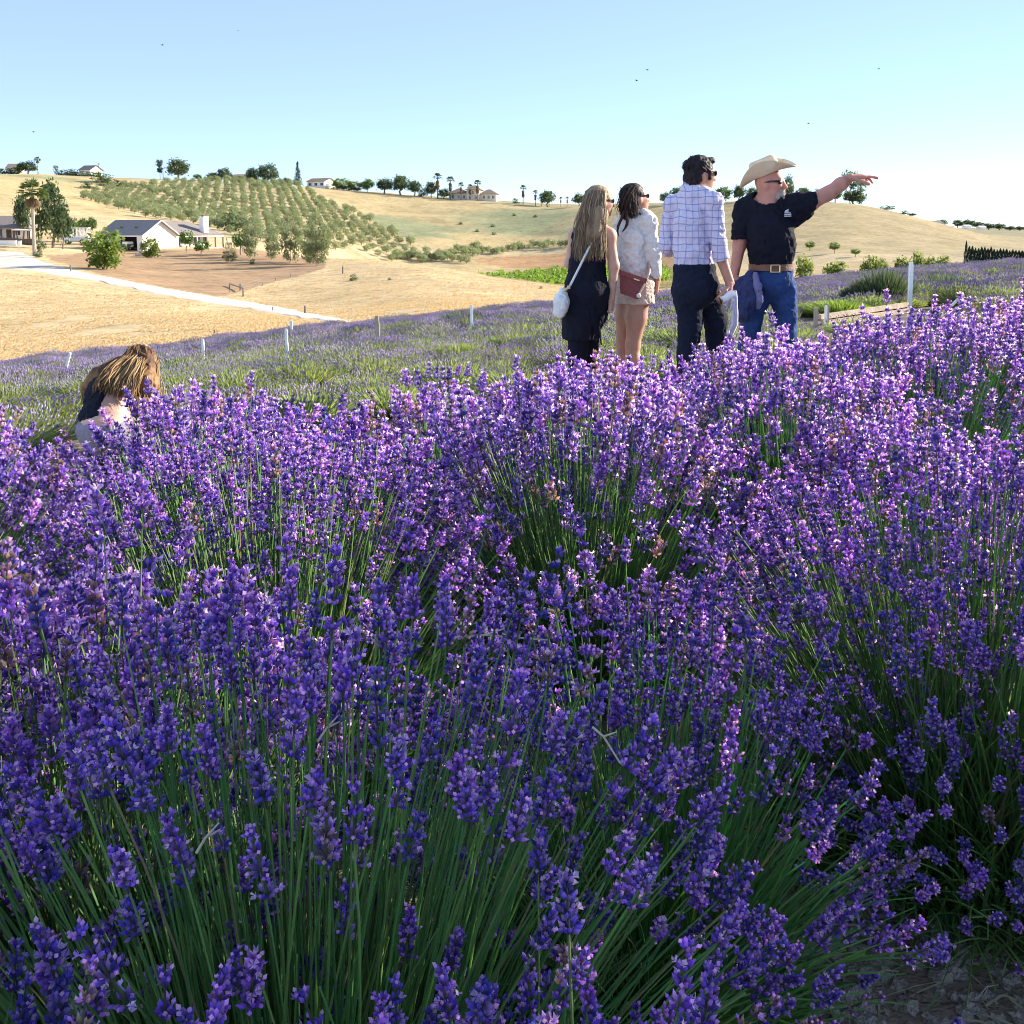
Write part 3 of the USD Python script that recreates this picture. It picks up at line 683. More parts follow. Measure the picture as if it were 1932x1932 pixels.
STAKE = mat("white_stake_paint", (.82, .80, .76), .7, .12, 5)
PIPE = mat("white_pipe", (.78, .78, .74), .5, .08, 5)

def wheel(path, c, r=.36, w=.24):
    t = trimesh.creation.annulus(r * .58, r, w, sections=20); t.apply_transform(M4(c, 0, 1, math.pi / 2))
    tp = part(path, "wheel", t, TYRE)
    h = trimesh.creation.cylinder(r * .6, w * .8, sections=16); h.apply_transform(M4(c, 0, 1, math.pi / 2))
    part(tp, "rim", h, RIM)

def window(path, c, w, h, axis, out, name="window", bars=True):
    """a window lying in the wall plane at c; axis: 'x' or 'y' runs along the wall; out: +-1 outward"""
    fr = []
    t = .09
    for a, b, sw, sh in ((0, h / 2, w + t, t), (0, -h / 2, w + t, t), (-w / 2, 0, t, h), (w / 2, 0, t, h)) + (((0, 0, .05, h),) if bars else ()):
        fr.append(box((a, 0, b), (sw, .10, sh)))
    f = cat_(*fr); g = box((0, 0.02 * 0, 0), (w - .02, .05, h - .02))
    rot = 0 if axis == "x" else math.pi / 2
    for q in (f, g):
        q.apply_transform(M4(rz=rot)); q.apply_translation(c)
    p = part(path, name, f, TRIM)
    part(p, "pane", g, GLASS)

# the ranch house
P0 = on(266.7, 190.0); P0[2] = ground1(P0[0] + 6, P0[1] + 6) - .1
HM = M4(P0, math.radians(63))
h = thing("ranch_house", "white ranch house with grey roof, gabled carport wing and posted porch", "house", HM)
E, RZ, S = 2.75, 5.35, math.radians(31)
sl = (RZ - E) / 4.25
# carport wing: x 0..8.5, y 0..11
part(h, "wall", cat_(prism([(0, -1.5), (8.5, -1.5), (8.5, E), (4.25, RZ - .1), (0, E)], 0, .2), box2((8.3, .2, -1.5), (8.5, 11, E)), box2((0, 10.8, -1.5), (8.3, 11, E)), box2((0, 8.2, -1.5), (.2, 10.8, E)), box2((0, .2, -1.5), (.2, 1.4, E)), box2((0, 1.4, 2.35), (.2, 8.2, E))), WHITE, smooth=False)
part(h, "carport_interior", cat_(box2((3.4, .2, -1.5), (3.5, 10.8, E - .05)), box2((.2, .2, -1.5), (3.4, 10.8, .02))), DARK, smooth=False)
part(h, "carport_post", box((.1, 5.0, .5), (.24, .24, 3.7)), TRIM, smooth=False)
o = .55
part(h, "carport_roof", cat_(slab([(4.25, -o, RZ + .08), (4.25, 11 + o, RZ + .08), (-o, 11 + o, E - o * sl + .1), (-o, -o, E - o * sl + .1)], .15), slab([(4.25, -o, RZ + .08), (8.5 + o, -o, E - o * sl + .1), (8.5 + o, 11 + o, E - o * sl + .1), (4.25, 11 + o, RZ + .08)], .15)), ROOF, smooth=False)
for sgn in (-1, 1):
    a, b = np.array([4.25, -o - .03, RZ + .09]), np.array([4.25 + sgn * (4.25 + o), -o - .03, E - o * sl + .11])
    part(h, "barge_board", tube([a + [0, 0, -.14], b + [0, 0, -.14]], .13, 4), TRIM, smooth=False)
part(h, "fascia", box((-o - .02, 5.5, E - o * sl - .02), (.08, 11 + 2 * o, .24)), TRIM, smooth=False)
for y in (3.4, 7.2):
    part(h, "roof_vent", box((1.8, y, E + 1.8 * sl + .2), (.35, .35, .35)), DARKW, smooth=False)
# main wing: x 8.5..21, y 1.6..10.5
part(h, "wall", cat_(box2((8.5, 2.6, -1.5), (19.5, 2.8, E)), box2((19.3, 2.8, -1.5), (19.5, 10.5, E)), box2((8.5, 10.3, -1.5), (19.3, 10.5, E))), WHITE, smooth=False)
x0, x1, ya, yb, rz_, ze = 8.6, 22.0, .2, 11.1, 5.2, 2.55
rx0, rx1, ym = 4.3, 17.2, (ya + yb) / 2
part(h, "main_roof", cat_(slab([(x0, ya, ze), (x1, ya, ze), (rx1, ym, rz_), (rx0, ym, rz_)]), slab([(x1, ya, ze), (x1, yb, ze), (rx1, ym, rz_)]), slab([(x1, yb, ze), (x0, yb, ze), (rx0, ym, rz_), (rx1, ym, rz_)])), ROOF, smooth=False)
for x in (9.3, 11.9, 14.5, 17.0, 19.5, 21.7):
    part(h, "porch_post", box((x, .5, .5), (.2, .2, 4.0)), TRIM if x < 17 else DARKW, smooth=False)
part(h, "porch_beam", box2((8.7, .36, ze - .42), (21.8, .64, ze - .14)), TRIM, smooth=False)
part(h, "porch_floor", box2((8.6, .2, -1.5), (21.9, 2.6, .08)), CONC, smooth=False)
part(h, "chimney", cat_(box2((16.6, .7, 2.9), (17.9, 1.9, 6.0)), box2((16.5, .6, 6.0), (18.0, 2.0, 6.15))), WHITE, smooth=False)
part(h, "chimney_cap", box2((16.9, .95, 6.15), (17.6, 1.6, 6.45)), DARKW, smooth=False)
window(h, (11.9, 2.58, 1.5), 1.5, 1.2, "x", -1); window(h, (16.5, 2.58, 1.5), 1.7, 1.2, "x", -1)
window(h, (18.6, 2.58, 1.5), .8, 1.2, "x", -1)
d = part(h, "door", box((9.9, 2.57, 1.1), (.95, .08, 2.05)), mat("door_paint", (.16, .07, .05), .5, .15, 4), smooth=False)
part(d, "handle", box((10.25, 2.51, 1.05), (.05, .06, .14)), RIM, smooth=False)
window(h, (19.52, 6.0, 1.5), 1.5, 1.2, "y", 1)
for k, (x, z) in enumerate(((10.5, .45), (13.2, .5), (15.2, .45))):
    c = thing("porch_chair", ("left chair on the ranch house porch", "middle chair on the ranch house porch", "right chair on the ranch house porch")[k], "chair", HM @ M4((x + .3, 1.3, .08)))
    part(c, "seat", box((0, 0, .45), (.55, .5, .06)), DARKW, smooth=False); part(c, "backrest", box((0, .26, .78), (.55, .05, .62)), DARKW, smooth=False)
    for a in (-.24, .24):
        for b in (-.21, .21):
            part(c, "leg", box((a, b, .21), (.05, .05, .42)), DARKW, smooth=False)

# garden swing at the porch's end
g = thing("garden_swing", "dark wooden garden swing frame at the right end of the porch", "swing", HM @ M4((22.8, -.3, -.1)))
for a in (-.9, .9):
    part(g, "frame_leg", cat_(tube([(a, -.6, -.6), (a, 0, 2.0)], .05, 6), tube([(a, .6, -.6), (a, 0, 2.0)], .05, 6)), DARKW)
part(g, "top_bar", tube([(-1.0, 0, 2.0), (1.0, 0, 2.0)], .05, 6), DARKW)
part(g, "seat", cat_(box((0, 0, .5), (1.5, .5, .06)), box((0, .26, .8), (1.5, .05, .5))), DARKW, smooth=False)

# dark pickup in the carport
pk = thing("pickup_truck", "black pickup truck parked under the carport eave", "truck", HM @ M4((-.9, 4.6, -.2), math.pi / 2))
part(pk, "body", cat_(prism([(-2.6, .45), (2.5, .45), (2.6, .75), (2.5, 1.02), (1.2, 1.12), (-.9, 1.12), (-2.6, 1.1)], -.92, .92), prism([(1.25, 1.1), (.6, 1.75), (-.7, 1.78), (-.85, 1.1)], -.84, .84)), CARP, smooth=20)
part(pk, "window", cat_(prism([(1.0, 1.16), (.58, 1.66), (-.62, 1.68), (-.7, 1.16)], -.855, .855)), GLASS, smooth=20)
part(pk, "load", box((-1.8, 0, 1.35), (1.3, 1.4, .45)), WHITE, smooth=False)
part(pk, "headlight", box((2.52, .65, .85), (.12, .35, .18)), WHITE, smooth=False); part(pk, "headlight", box((2.52, -.65, .85), (.12, .35, .18)), WHITE, smooth=False)
for x in (-1.6, 1.6):
    for y in (-.85, .85):
        wheel(pk, (x, y, .38), .38)

# white truck with a tall slatted cage
p = on(147.5, 205)
tk = thing("cage_truck", "white truck with tall white slatted cage body by the drive", "truck", M4(p + [0, 0, .05], math.radians(8)))
part(tk, "cab", cat_(prism([(-2.9, .5), (-1.5, .5), (-1.5, 1.25), (-1.75, 1.9), (-2.4, 1.95), (-2.75, 1.3), (-2.95, 1.1)], -.95, .95)), CARW, smooth=20)
part(tk, "cab_window", prism([(-1.62, 1.28), (-1.84, 1.82), (-2.32, 1.84), (-2.56, 1.3)], -.965, .965), GLASS, smooth=20)
part(tk, "bed", cat_(box((.2, 0, .95), (3.4, 1.9, .75)), box((.2, 0, .5), (3.4, 1.2, .25))), CARG, smooth=False)
part(tk, "cage", cat_(*[box((x, y, 2.2), (.14, .06, 1.9)) for x in np.linspace(-1.45, 1.85, 6) for y in (-.93, .93)], *[box((.2, y, z), (3.44, .05, .16)) for y in (-.95, .95) for z in (1.42, 3.1)], *[box((x, 0, z), (.05, 1.85, .14)) for x in (-1.47, 1.87) for z in (1.42, 2.2, 3.1)], box((.2, 0, 3.2), (3.6, 2.0, .08))), CARW, smooth=False)
for x in (-2.1, .7):
    for y in (-.86, .86):
        wheel(tk, (x, y, .42), .42)

# house at the left edge
p = on(18, 214); p[2] = on(18, 212)[2]
lh = thing("farm_house", "white house with grey roof and porch posts cut by the left edge", "house", M4(p, math.radians(12)))
part(lh, "wall", cat_(box2((-11, 0, -1.5), (3.2, 7, 2.7)), prism([(-11, 2.7), (3.2, 2.7), (3.2, 2.72), (-11, 2.72)], 0, 7)), WHITE, smooth=False)
part(lh, "roof", cat_(slab([(-12, -2.2, 2.35), (4.2, -2.2, 2.35), (3.0, 3.5, 4.9), (-12, 3.5, 4.9)]), slab([(4.2, -2.2, 2.35), (4.2, 8, 2.5), (3.0, 3.5, 4.9)]), slab([(4.2, 8, 2.5), (-12, 8, 2.5), (-12, 3.5, 4.9), (3.0, 3.5, 4.9)])), ROOF, smooth=False)
for x in (-4.6, -1.3, 1.2, 3.8):
    part(lh, "porch_post", box((x, -1.9, .5), (.28, .28, 3.8)), DARKW, smooth=False)
window(lh, (-2.6, -.02, 1.4), 1.5, 1.3, "x", -1); window(lh, (1.4, -.02, 1.4), 1.0, 1.2, "x", -1)
d = part(lh, "door", box((-.3, -.03, 1.0), (1.0, .08, 2.05)), DARKW, smooth=False)
part(d, "handle", box((.05, -.09, 1.0), (.05, .06, .14)), RIM, smooth=False)
# shed roof and low walls before it
p = on(42, 205)
sh = thing("open_shelter", "small open shelter with flat pale roof beside the left house", "shelter", M4(p, math.radians(10)))
part(sh, "roof", slab([(-1.8, -1.5, 2.75), (1.9, -1.5, 2.6), (1.9, 1.5, 2.7), (-1.8, 1.5, 2.85)], .2), CONC, smooth=False)
for x in (-1.5, 1.5):
    for y in (-1.2, 1.2):
        part(sh, "post", box((x, y, .9), (.22, .22, 3.6)), DARKW, smooth=False)
w0, w1 = on(-12, 198), on(62, 198)
dw = thing("retaining_wall", "long dark board wall in front of the left house", "wall")
dv = w1 - w0; L_ = np.linalg.norm(dv[:2]); az = math.atan2(dv[1], dv[0])
nb = 12
for k in range(nb):
    c = w0 + dv * (k + .5) / nb
    part(dw, "board_panel", box((c[0], c[1], c[2] + .45 + .01 * (k % 2)), (L_ / nb - .04, .12, 1.5), az), DARKW, smooth=False)
for k, (ua, ub, D_, lab) in enumerate(((-10, 28, 193, "low white wall beside the drive at the left edge"), (31, 37, 194, "short white gate pier by the drive"))):
    a, b = on(ua, D_), on(ub, D_)
    c = (a + b) / 2; s_ = np.linalg.norm((b - a)[:2])
    w_ = thing("low_wall", lab, "wall")
    part(w_, "wall_body", box((c[0], c[1], c[2] + .2), (s_, .3, 1.3)), WHITE, smooth=False); part(w_, "coping", box((c[0], c[1], c[2] + .9), (s_ + .1, .42, .1)), CONC, smooth=False)
# fence behind the drive
a, b = on(106, 214), on(152, 216)
wf = thing("yard_fence", "pale board fence behind the white truck", "fence")
for k in range(16):
    c = a + (b - a) * (k + .5) / 16
    part(wf, "board", box((c[0], c[1], c[2] + .55), (np.linalg.norm(b - a) / 16 - .05, .06, 1.5 + .04 * (k % 3))), CONC, smooth=False)
# planter with the yellow shrub
p = on(274, 180)
pl = thing("planter", "low brown timber planter in the yard below the yellowish shrub", "planter", M4(p, math.radians(6)))
for k, (c, s_) in enumerate((((0, -.8, .12), (3.6, .12, .55)), ((0, .8, .12), (3.6, .12, .55)), ((-1.75, 0, .12), (.12, 1.48, .55)), ((1.75, 0, .12), (.12, 1.48, .55)))):
    part(pl, "side_board", box(c, s_), WOOD, smooth=False)
part(pl, "soil", box((0, 0, .1), (3.36, 1.46, .4)), mat("planter_soil", (.2, .14, .1), .95, .3, 3), smooth=False)

def simple_house(name, label, u0, u1, vb, D, wall_h, roof_h, depth, roof, wall, rz=0.0, wins=3, hip=False, over=.5):
    a, b = on(u0, D), on(u1, D)
    W = abs(b[0] - a[0]); p = (a + b) / 2; p[2] = min(a[2], b[2], p[2])
    t = thing(name, label, "house", M4(p, rz))
    body = box2((-W / 2, 0, -2), (W / 2, depth, wall_h)) if hip else cat_(box2((-W / 2, 0, -2), (W / 2, depth, wall_h)), trimesh.Trimesh(*_gable(W, depth, wall_h, roof_h), process=False))
    part(t, "wall", body, wall, smooth=False)
    o = over; yr = depth / 2; sl = roof_h / yr
    zr, zl = wall_h + roof_h + .06, wall_h - o * sl + .06
    if hip:
        q = min(W * .3, depth / 2)
        part(t, "roof", cat_(slab([(-W / 2 - o, -o, zl), (W / 2 + o, -o, zl), (W / 2 - q, yr, zr), (-W / 2 + q, yr, zr)]), slab([(W / 2 + o, depth + o, zl), (-W / 2 - o, depth + o, zl), (-W / 2 + q, yr, zr), (W / 2 - q, yr, zr)]), slab([(W / 2 + o, -o, zl), (W / 2 + o, depth + o, zl), (W / 2 - q, yr, zr)]), slab([(-W / 2 - o, depth + o, zl), (-W / 2 - o, -o, zl), (-W / 2 + q, yr, zr)])), roof, smooth=False)
    else:
        part(t, "roof", cat_(slab([(-W / 2 - o, -o, zl), (W / 2 + o, -o, zl), (W / 2 + o, yr, zr), (-W / 2 - o, yr, zr)]), slab([(W / 2 + o, depth + o, zl), (-W / 2 - o, depth + o, zl), (-W / 2 - o, yr, zr), (W / 2 + o, yr, zr)])), roof, smooth=False)
    for k in range(wins):
        window(t, (-W / 2 + W * (k + .5) / wins, -.02, wall_h * .55), min(1.5, W / wins * .5), min(1.3, wall_h * .4), "x", -1)
    return t, W, p
def _gable(W, d, wh, rh):
    v = np.array([(s * (W / 2 - k), y, z) for s in (-1, 1) for k in (0, .2) for y, z in ((0, wh), (d, wh), (d / 2, wh + rh - .02))])
    f = []
    for s in (0, 6):
        f += [[s, s + 1, s + 2], [s + 3, s + 5, s + 4]]
    return v, f
simple_house("ridge_house", "small brown-roofed house at the far left of the skyline", 17, 40, 0, 412, 2.6, 1.6, 6, ROOFB, CREAM, .1, 2)
simple_house("ridge_house", "small white ridge house with grey roof right of the tiny tree", 150, 176, 0, 424, 3.0, 1.8, 7, ROOF, WHITE, -.35, 2)
t, W, p = simple_house("ridge_house", "flat grey ridge house half hidden between dark trees", 436, 472, 0, 452, 3.2, .8, 9, ROOF, CREAM, .1, 3, True, 1.0)
t, W, p = simple_house("ridge_house", "long white ridge house with brown roof right of the pointed fir", 577, 617, 0, 452, 3.1, 1.4, 8, ROOFB, WHITE, -.45, 3)
# the big cream house on the ridge
p = on(891, 446)
mh = thing("mansion", "big cream hillside house with brown hip roofs behind the palms", "house", M4(p - [0, 0, .3], -.12))
def wing(x0, x1, y0, y1, wh, rh):
    part(mh, "wall", box2((x0, y0, -3), (x1, y1, wh)), CREAM, smooth=False)
    o, yr = .7, (y0 + y1) / 2; q = min((y1 - y0) / 2, (x1 - x0) * .42); zl, zr = wh - .15, wh + rh
    part(mh, "roof", cat_(slab([(x0 - o, y0 - o, zl), (x1 + o, y0 - o, zl), (x1 - q, yr, zr), (x0 + q, yr, zr)]), slab([(x1 + o, y1 + o, zl), (x0 - o, y1 + o, zl), (x0 + q, yr, zr), (x1 - q, yr, zr)]), slab([(x1 + o, y0 - o, zl), (x1 + o, y1 + o, zl), (x1 - q, yr, zr)]), slab([(x0 - o, y1 + o, zl), (x0 - o, y0 - o, zl), (x0 + q, yr, zr)])), ROOFB, smooth=False)
wing(-10.5, -2.4, 1.5, 9, 3.6, 2.0); wing(-2.4, 3.2, 0, 9.5, 5.0, 1.9); wing(3.2, 10.2, 1.2, 9, 3.2, 1.9)
for x, z in ((-8.6, 1.8), (-6.2, 1.8), (-3.9, 1.8), (5.0, 1.6), (7.0, 1.6), (9.0, 1.6)):
    window(mh, (x, 1.47 if x < 0 else 1.17, z), 1.1, 1.4, "x", -1)
for x, z in ((-1.3, 3.6), (.4, 3.6), (2.1, 3.6), (-1.0, 1.4), (1.8, 1.4)):
    window(mh, (x, -.03, z), 1.0, 1.2, "x", -1)
part(mh, "balcony", cat_(box2((-2.2, -1.2, 2.45), (3.0, -.06, 2.65)), *[box((x, -1.15, 3.0), (.06, .06, .8)) for x in np.linspace(-2.1, 2.9, 9)], box2((-2.2, -1.2, 3.4), (3.0, -1.1, 3.5))), TRIM, smooth=False)
# far buildings on the plain
t, W, p = simple_house("barn", "long low grey barn on the far plain", 1747, 1782, 0, 830, 3.2, 2.2, 14, ROOF, CREAM, .05, 0)
t, W, p = simple_house("barn", "small white-roofed shed on the far plain", 1790, 1802, 0, 800, 2.4, 1.2, 8, WHITE, WHITE, .05, 0)
t, W, p = simple_house("barn", "tiny white shed under the far trees", 1824, 1834, 0, 830, 2.4, 1.0, 8, WHITE, WHITE, .05, 0)
t, W, p = simple_house("barn", "tiny pale shed near the right far trees", 1852, 1862, 0, 840, 2.4, 1.0, 8, WHITE, WHITE, .05, 0)

# poles
for u, D_, hpx, lab in ((190, 421, 27, "bare utility pole on the left skyline"), (310, 428, 22, "thin utility pole beside the sparse pine"), (1915, 830, 27, "thin far pole at the right edge of the plain"), (1818, 860, 30, "far mast above the trees on the plain"), (1570, 140, 44, "thin pole standing on the right slope beyond the hat man")):
    p = on(u, D_); H = hpx / FPX * D_
    t = thing("utility_pole", lab, "pole", M4(p))
    part(t, "post", tube([(0, 0, -.5), (0, 0, H)], [.16 if D_ > 200 else .07, .11 if D_ > 200 else .05], 8), GREYW)
    if D_ > 200: part(t, "crossarm", box((0, 0, H * .9), (1.6 if D_ < 600 else 2.4, .16, .16)), GREYW, smooth=False)

# posts and the wire fence by the road
FEN = [(133.5, 512, 12, "dark fence post on the near verge of the road, left"), (575.5, 592, 15, "dark fence post in the road's lower bend"), (433.5, 547, 10, "left leg post of the wooden corner brace"), (459, 560, 14, "right leg post of the wooden corner brace"), (453, 548, 13, "back post of the wooden corner brace"), (646.5, 517, 14, "dark fence post on the right golden slope"), (405.5, 630, 8, "small dark post at the golden field's lower edge"), (494.5, 540, 6, "small post on the yard fence line, first"), (520, 530, 6, "small post on the yard fence line, second"), (548, 522, 6, "small post on the yard fence line, third"), (515, 587, 8, "thin road post left of the lower bend"), (710, 627, 8, "short dark post at the lavender field's edge")]
for k, (u, v, hpx, lab) in enumerate(FEN):
    p = hit(u, v, 30) if v < 600 else hit(u, v, 38); H = hpx / FPX * p[1]
    t = thing("fence_post", lab, "post", M4(p))
    w_ = .11 if hpx > 9 else .06
    part(t, "post", tube([(0, 0, -.3), (rng.normal() * .03, 0, H * .9), (rng.normal() * .03, 0, H)], [w_, w_ * .9, w_ * .6], 7), GREYW)
a, b = hit(433.5, 540, 30), hit(459, 552, 30)
br = thing("brace_rail", "horizontal wooden rail of the fence corner brace by the road", "rail")
part(br, "rail", tube([a + [0, 0, .3], b + [0, 0, .45]], .08, 6), GREYW); part(br, "tie_wire", tube([a + [0, 0, .1], b + [0, 0, .7]], .015, 4), GREYW)
wl = [hit(u, v, 60) for u, v in ((459, 556), (478, 549), (494.5, 541), (520, 531), (548, 523), (600, 514))]
wr = thing("wire_fence", "thin wire strands running up the yard's right edge", "fence")
for z in (.35, .7, 1.05):
    part(wr, "wire", tube([q + [0, 0, z] for q in wl], .016, 4), GREYW)

# white stakes at the row ends and the big one on the right
STK = [(98.5, 695, 31, -.30, "leaning white stake at the left end of the lavender rows", 30), (377, 672, 30, .03, "white stake right of the bent-over woman's head", 32), (537, 656, 33, .03, "white stake in the green lavender, third from the left", 30), (712, 632, 34, .05, "thick weathered stake in front of the golden slope", 30), (890, 610, 33, .02, "tall white stake left of the blonde woman", 33), (868, 607, 9, .02, "short white stake left of the taller one", 55),
       (1433 + 122, 547, 10, .0, "small white marker at the far field edge right of the jeans", 70), (1929, 505, 17, .0, "white stake at the far right edge of the field", 60), (1564, 638, 30, .0, "short pale stake by the timber edging", 14), (545, 618, 12, .0, "tiny pale stake at the field's far edge", 40), (1100 - 64, 585, 9, .0, "tiny white marker beside the white shoulder bag", 50)]
for u, v, hpx, lean, lab, D_ in STK:
    if hpx > 25 and D_ > 20: p = hit(u, v + 42, 8.5); D_ = p[1]
    p = on(u, D_); q = at(u, v - hpx, D_)
    H = max(q[2] - p[2], .3)
    t = thing("white_stake", lab, "stake", M4(p, 0, 1, 0, lean * -1))
    w_ = .0013 * D_
    if "thick" in lab: w_ = .0019 * D_
    part(t, "stake", cat_(box((0, 0, H / 2 - .1), (w_ * 2, w_ * 1.2, H + .2)), box((0, 0, H + .01), (w_ * 1.6, w_, .02))), STAKE if "weathered" not in lab else WOOD, smooth=False)
p = on(1723, 17.5); q = at(1723, 499, 17.5)
t = thing("white_stake", "tall white square stake standing before the dark green shrubs", "stake", M4(p))
part(t, "stake", box((0, 0, (q[2] - p[2]) / 2 - .1), (.062, .062, q[2] - p[2] + .2)), STAKE, smooth=False)
part(t, "cap", box((0, 0, q[2] - p[2] + .02), (.05, .05, .04)), STAKE, smooth=False)
# ------------------------------------------------------------------ lavender material and the field rows
def tint_mat(name, trans=.3, rough=.6, tr=(1.2, .9, 1.1), var=.25, spec=.2, sheen=0.0):
    usdkit.material(stage, LK + name, {
        "c": ("attribute", {"attribute": "tint"}), "g": ("geometry", {}), "oi": ("object_info", {}),
        "mr": ("map_range", {"to_min": 1 - var, "to_max": 1 + var}), "mo": ("map_range", {"to_min": .85, "to_max": 1.15}), "mh": ("map_range", {"to_min": .485, "to_max": .515}),
        "mm": ("math", {"math_type": "multiply"}), "h": ("hsv", {"saturation": 1.0}),
        "tc": ("mix_color", {"blend_type": "multiply", "fac": 1.0, "b": tr, "use_clamp": False}),
        "p": ("principled_bsdf", {"roughness": rough, "specular_ior_level": spec, "sheen_weight": sheen, "sheen_roughness": .5, "sheen_tint": (1.0, .88, 1.0)}), "t": ("translucent_bsdf", {}), "m": ("mix_closure", {"fac": trans})},
        [("g.random_per_island", "mr.value"), ("oi.random", "mo.value"), ("oi.random", "mh.value"), ("mr.result", "mm.value1"), ("mo.result", "mm.value2"), ("mm.value", "h.value"), ("mh.result", "h.hue"), ("c.color", "h.color"),
         ("h.color", "p.base_color"), ("h.color", "tc.a"), ("tc.result", "t.color"), ("p.BSDF", "m.closure1"), ("t.BSDF", "m.closure2")], surface="m.closure")
    return LK + name
PETAL = tint_mat("lavender_flower", .55, .7, (3.15, 2.65, 1.6), sheen=.2)
FIELDP = tint_mat("field_lavender_flower", .4, .7, (1.35, 1.2, 1.2))
STEM = tint_mat("lavender_stem", .38, .6, (1.6, 1.8, .6))
def blade_mesh(p0, p1, p2, w, r):
    """thin curved blades: two quads each, from p0 over p1 to p2"""
    n = len(p0)
    d = p2 - p0; d /= np.linalg.norm(d, axis=1, keepdims=True) + 1e-9
    s = np.cross(d, r.normal(size=(n, 3))); s /= np.linalg.norm(s, axis=1, keepdims=True) + 1e-9
    s = s * (w[:, None] if np.ndim(w) else w)
    v = np.stack([p0 - s, p0 + s, p1 + s, p1 - s, p2 + s * .5, p2 - s * .5], 1).reshape(-1, 3)
    k = 6 * np.arange(n)[:, None]
    f = np.concatenate([k + [0, 1, 2], k + [0, 2, 3], k + [3, 2, 4], k + [3, 4, 5]])
    return v, f
def spindle(p, d, l, w, sides=3):
    """elongated buds at p along d"""
    n = len(p)
    d = d / np.linalg.norm(d, axis=1, keepdims=True)
    ref = np.where(np.abs(d[:, 2:]) < .9, [0, 0, 1.0], [1.0, 0, 0])
    a = np.cross(d, ref); a /= np.linalg.norm(a, axis=1, keepdims=True)
    b = np.cross(d, a)
    l = np.broadcast_to(l, (n,))[:, None]; w = np.broadcast_to(w, (n,))[:, None]
    ring = [p + d * l * .55 + (a * math.cos(t) + b * math.sin(t)) * w for t in np.arange(sides) * 2 * math.pi / sides]
    v = np.stack([p, *ring, p + d * l], 1).reshape(-1, 3)
    m = sides + 2
    k = m * np.arange(n)[:, None]
    f = []
    for s in range(sides):
        t = (s + 1) % sides
        f += [k + [0, 1 + t, 1 + s], k + [1 + s, 1 + t, m - 1]]
    return v, np.concatenate(f)

def field_bush(path, green, seed):
    r = np.random.default_rng(seed)
    n = 1300
    a, q = r.uniform(0, 6.283, n), np.sqrt(r.uniform(0, 1, n))
    dirs = np.stack([np.cos(a), np.sin(a)], 1)
    H = .34 - .16 * q ** 2 + r.normal(size=n) * .035
    p0 = np.c_[dirs * (q * .22)[:, None], np.full(n, -.05)]; p2 = np.c_[dirs * (q * .56)[:, None], H]
    p1 = p0 * .5 + p2 * .5 + [0, 0, .05]
    v, f = blade_mesh(p0, p1, p2, .0055, r)
    c = np.repeat(np.where(r.uniform(size=(n, 1)) < .5, [[.30, .34, .19]], [[.44, .46, .32]]) * r.uniform(.7, 1.25, (n, 1)), 6, 0)
    part(path, "foliage", (v, f), STEM, smooth=False, color=c, kind="stuff")
    m = 260 if green else 460
    a, q = r.uniform(0, 6.283, m), np.sqrt(r.uniform(0, 1, m))
    dirs = np.stack([np.cos(a), np.sin(a)], 1)
    base = np.c_[dirs * (q * .5)[:, None], .30 - .14 * q ** 2]
    d = np.c_[dirs * (q * .45)[:, None], np.ones(m)] + r.normal(size=(m, 3)) * .08
    tip = base + d * r.uniform(.05, .17, (m, 1))
    v1, f1 = blade_mesh(base, (base + tip) / 2, tip, .004, r)
    c1 = np.tile([.25, .28, .13], (len(v1), 1))
    part(path, "flower_stems", (v1, f1), STEM, smooth=False, color=c1, kind="stuff")
    v2, f2 = spindle(tip - d * .02, d, r.uniform(.035, .06, m), .0085, 4)
    col = np.array([.45, .42, .53]) if green else np.array([.41, .35, .57])
    c2 = np.repeat(col * r.uniform(.65, 1.3, (m, 1)), 6, 0)
    part(path, "flower_spikes", (v2, f2), FIELDP, smooth=False, color=c2, kind="stuff")

def unit(deg):
    return np.array([math.cos(math.radians(deg)), math.sin(math.radians(deg))])
RD, RN = unit(38), unit(128)
FD, FN = unit(33), unit(123)
fr = np.random.default_rng(77)
bushes = []
rho = 6.8
while rho < 75:
    t = np.arange(-70, 110, .80) + fr.uniform(-.1, .1, len(np.arange(-70, 110, .80)))
    xy = t[:, None] * FD + rho * FN + fr.normal(size=(len(t), 2)) * .09
    xy = xy[(xy[:, 1] > 4.0) & (np.hypot(xy[:, 0] + 2.1, xy[:, 1] - 5.6) > .9) & (np.abs(xy[:, 0]) < .53 * xy[:, 1] + 1.5)]
    xy = xy[xy[:, 1] < field_edge(xy[:, 0], xy[:, 1]) - .6]
    bushes.append(xy)
    rho += 1.15 if rho < 16 else 1.6
bushes = np.concatenate(bushes)
keep = ~((np.abs(bushes[:, 0] - .36 * bushes[:, 1]) < .10 * bushes[:, 1]) & (bushes[:, 1] > 12.2) & (bushes[:, 1] < 16.8) & (bushes[:, 0] > 3))      # bare patch by the timber edging
bushes = bushes[keep & (fr.uniform(size=len(bushes)) > .04)]
bushes = bushes[np.argsort(np.hypot(*bushes.T))]
bz = ground(bushes[:, 0], bushes[:, 1])
dist = np.hypot(*bushes.T)
print("field bushes", len(bushes), dist[:300].max())
VARI = 4
gpath, ppath = [], []
def bush_m(k, s=1.0):
    s = s * fr.uniform(.82, 1.22); hs = float(np.interp(dist[k], [7, 14, 28], [.55, .66, 1.0]))
    return M4((bushes[k, 0], bushes[k, 1], bz[k]), fr.uniform(0, 6.28), (s * (.55 + .5 * hs), s * (.55 + .5 * hs), s * hs * fr.uniform(.85, 1.15)))
labg = "green lavender bush with few pale spikes in the far field rows"; labp = "purple flowering lavender bush in the far field rows"
